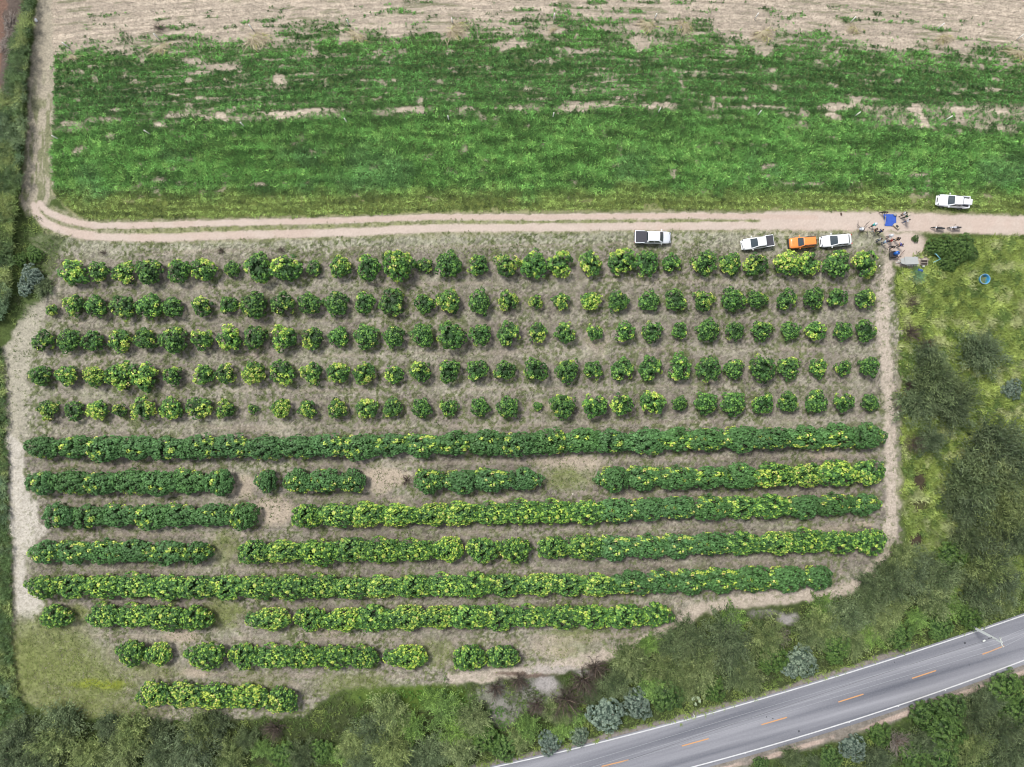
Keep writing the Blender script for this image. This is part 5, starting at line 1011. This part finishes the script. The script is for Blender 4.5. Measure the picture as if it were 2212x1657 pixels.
# broad pale plants by the highway
def papaya(x, y, label, seed, s=1.0):
    root = empty('broadleaf_sapling', (*P(x, y).xy, 0)); rs = np.random.RandomState(seed); n = 9; a = rs.uniform(0, 6.28, n); C = np.stack([np.cos(a) * .45 * s, np.sin(a) * .45 * s, 1.6 + rs.rand(n) * .3], 1); v, f, c = star_leaves(C, rs.normal(size=(n, 3)) * .3 + [0, 0, 1], np.full(n, .28 * s), np.tile(A(190, 208, 170, .66), (n, 1)), rs, 6)
    link('leaves', npmesh('leaves', v, f, c), root, LEAF); tubes('stem', [([(0, 0, 0), (.03, 0, 1.6)] , [.04, .025])] + [([(0, 0, 1.5), tuple(q)], .012) for q in C], BARK, root); tag(root, label, 'sapling')
papaya(1496, 1502, 'pale sapling with big silvery leaves in the verge above the highway', 1, 1.1); papaya(2062, 1016, 'pale leafy sapling alone in the dark thicket at right', 2, .9)
# concrete marker post beside the road
o = tubes('marker_post', [([(0, 0, 0), (0, 0, .75)], [.06, .055])], PO, None, 8); o.location = (*P(1496, 1540).xy, 0); o.scale = (1, 1, 1.3); tag(o, 'short white roadside post on the gravel verge', 'post')
for i, (dx) in enumerate((1455 + 57/2.927, 1455 + 380/2.927, 1455 + 720/2.927, 1455 + 1065/2.927)):
    yy = float(np.polyval(np.polyfit([p[0] for p in HW_UP], [p[1] for p in HW_UP], 3), dx)); q = P(dx, yy)
    tag(boxp('road_stud', (q.x, q.y, .05), (.16, .16, .03), WLINE, None, .008), f'small white reflector stud, {ordw(i + 1)} from left on the upper edge line', 'reflector', 'reflector studs on the upper edge line')
for i, (X_, Y_) in enumerate(((450, 1528), (780, 1432), (1107, 1334), (1418, 1233), (1716, 1133), (1997, 1030))):
    q = P(1455 + X_ / 2.927, 1104 + Y_ / 2.927)
    tag(boxp('road_stud', (q.x, q.y, .05), (.16, .16, .03), WLINE, None, .008), f'small white reflector stud, {ordw(i + 1)} from left on the lower edge line', 'reflector', 'reflector studs on the lower edge line')
for i, (X_, Y_, r) in enumerate(((1838, 832, 2.6), (625, 1310, 1.6), (1394, 955, 1.4), (790, 1390, 2.4), (585, 1300, 1.5), (1865, 972, 1.2))):
    q = P(1455 + X_ / 2.927, 1104 + Y_ / 2.927); rs = random.Random(i); me = bpy.data.meshes.new('tar_patch'); n = 12
    pts = [(q.x + math.cos(k * 6.283 / n) * r * S * rs.uniform(.6, 1.1), q.y + math.sin(k * 6.283 / n) * r * S * 1.2 * rs.uniform(.6, 1.1), .034) for k in range(n)]; me.from_pydata(pts, [], [tuple(range(n))]); me.update()
    link('tar_patch', me, hw, mat('tar', A(84, 84, 90), .8) if i == 0 else bpy.data.materials['tar'])
# utility pole and wires
CONP = mat('pole_concrete', A(226, 230, 228, .72), .8, noise=.1, nscale=2); pb = P(2093.5, 1350.5); PH = 6.6
pole = empty('utility_pole', (pb.x, pb.y, 0)); tag(pole, 'tall grey concrete utility pole leaning view over the highway, with crossarm', 'utility pole')
pole['label'] = 'tall grey concrete utility pole with white crossarm beside the highway'
for sx in (-1, 1): boxp('shaft_flange', (sx * .09, 0, PH / 2), (.10, .30, PH), CONP, pole, .01, taper=.7)
boxp('shaft_web', (0, 0, PH / 2 - .003), (.12, .10, PH - .01), CONP, pole, 0, taper=.7)
ard = Vector((.12, 1, 0)).normalized(); boxp('crossarm', (0, 0, PH - .15), (1.35, .12, .12), PVC, pole, .02, rz=math.radians(105))
wd_ = Vector((1, .33, 0)).normalized(); ca = Vector((math.cos(math.radians(105)), math.sin(math.radians(105)), 0)); tops = []
for s in (-.62, .05, .62): q = ca * s; ins = lathe('insulator', [(0, .0), (.05, .0), (.05, .06), (.085, .07), (.05, .1), (.085, .12), (.04, .2), (0, .21)], PVC, pole, 14, 'Z', (q.x, q.y, PH - .09)); tops.append(pb + Vector((q.x, q.y, PH + .1)))
boxp('bracket', (.12, -.05, PH - .5), (.3, .08, .1), CONP, pole, .02)
WIRE = mat('aluminium_wire', A(190, 192, 196, .62), .5)
left = [P(1455, 1587, 6.2), P(1455, 1601, 6.2), P(1455, 1611, 6.2)]; right = [P(2211, 1357.5, 6.5), P(2211, 1367, 6.5), P(2211, 1374, 6.5)]
order = [2, 1, 0]
for i in range(3):
    t_ = tops[order[i]]; l = left[i]; far = t_ + (l - t_) * 1.9; r_ = t_ + (right[i] - t_) * 6; wv = []
    for a_, b_ in ((far, t_), (t_, r_)):
        for k in range(13):
            u = k / 12; q = a_.lerp(b_, u); wv.append((q.x, q.y, PH + .1 - 1.6 * u * (1 - u) * (1 if a_ is far else .6)))
    tag(tubes('power_line', [(wv, .016)], WIRE, None, 5), f'thin power line over the highway, {["uppermost", "middle", "lowest"][i]} of three on the pole', 'power line', 'power lines over the highway')
q = P(2115, 1388, 4.8); coil = lathe('cable_coil', [(.24 + .035 * math.cos(a), .035 * math.sin(a)) for a in [k * 6.2832 / 8 for k in range(9)]], BLACKP, None, 26, 'Z', (0, 0, 0), Euler((1.0, 0, .3)).to_matrix()); 
q1 = P(3960 / 1.8525, 2553 / 1.8525, 5.6); coil.location = q1; tag(coil, 'black coil of spare cable hanging beside the utility pole', 'cable coil')
q2 = P(3936 / 1.8525, 2564 / 1.8525, 5.5); cl_ = lathe('splice_closure', [(0, -.2), (.09, -.2), (.11, -.14), (.11, .14), (.09, .2), (0, .2)], PVC, None, 16, 'Z', (0, 0, 0), (Euler((0, 0, .55)).to_matrix() @ Euler((0, math.pi / 2, 0)).to_matrix())); cl_.location = q2; tag(cl_, 'white cable splice box hanging left of the utility pole', 'cable box')
pc = pb + Vector((0, 0, 5.7)); fl = P(1500, 1592, 4.6); pts = [pc.lerp(q1, .5)] + [q1.lerp(q2, k / 3) for k in range(4)] + [q2.lerp(fl, k / 8) - Vector((0, 0, .9 * (k / 8) * (1 - k / 8))) for k in range(1, 9)]; pts.append(fl + (fl - pts[-2]) * 3)
tag(tubes('telephone_cable', [([pc] + pts, .014)], BLACKP, None, 4), 'dark telephone cable carrying the coil and splice box from the pole', 'cable')
print('objects', len(bpy.data.objects))
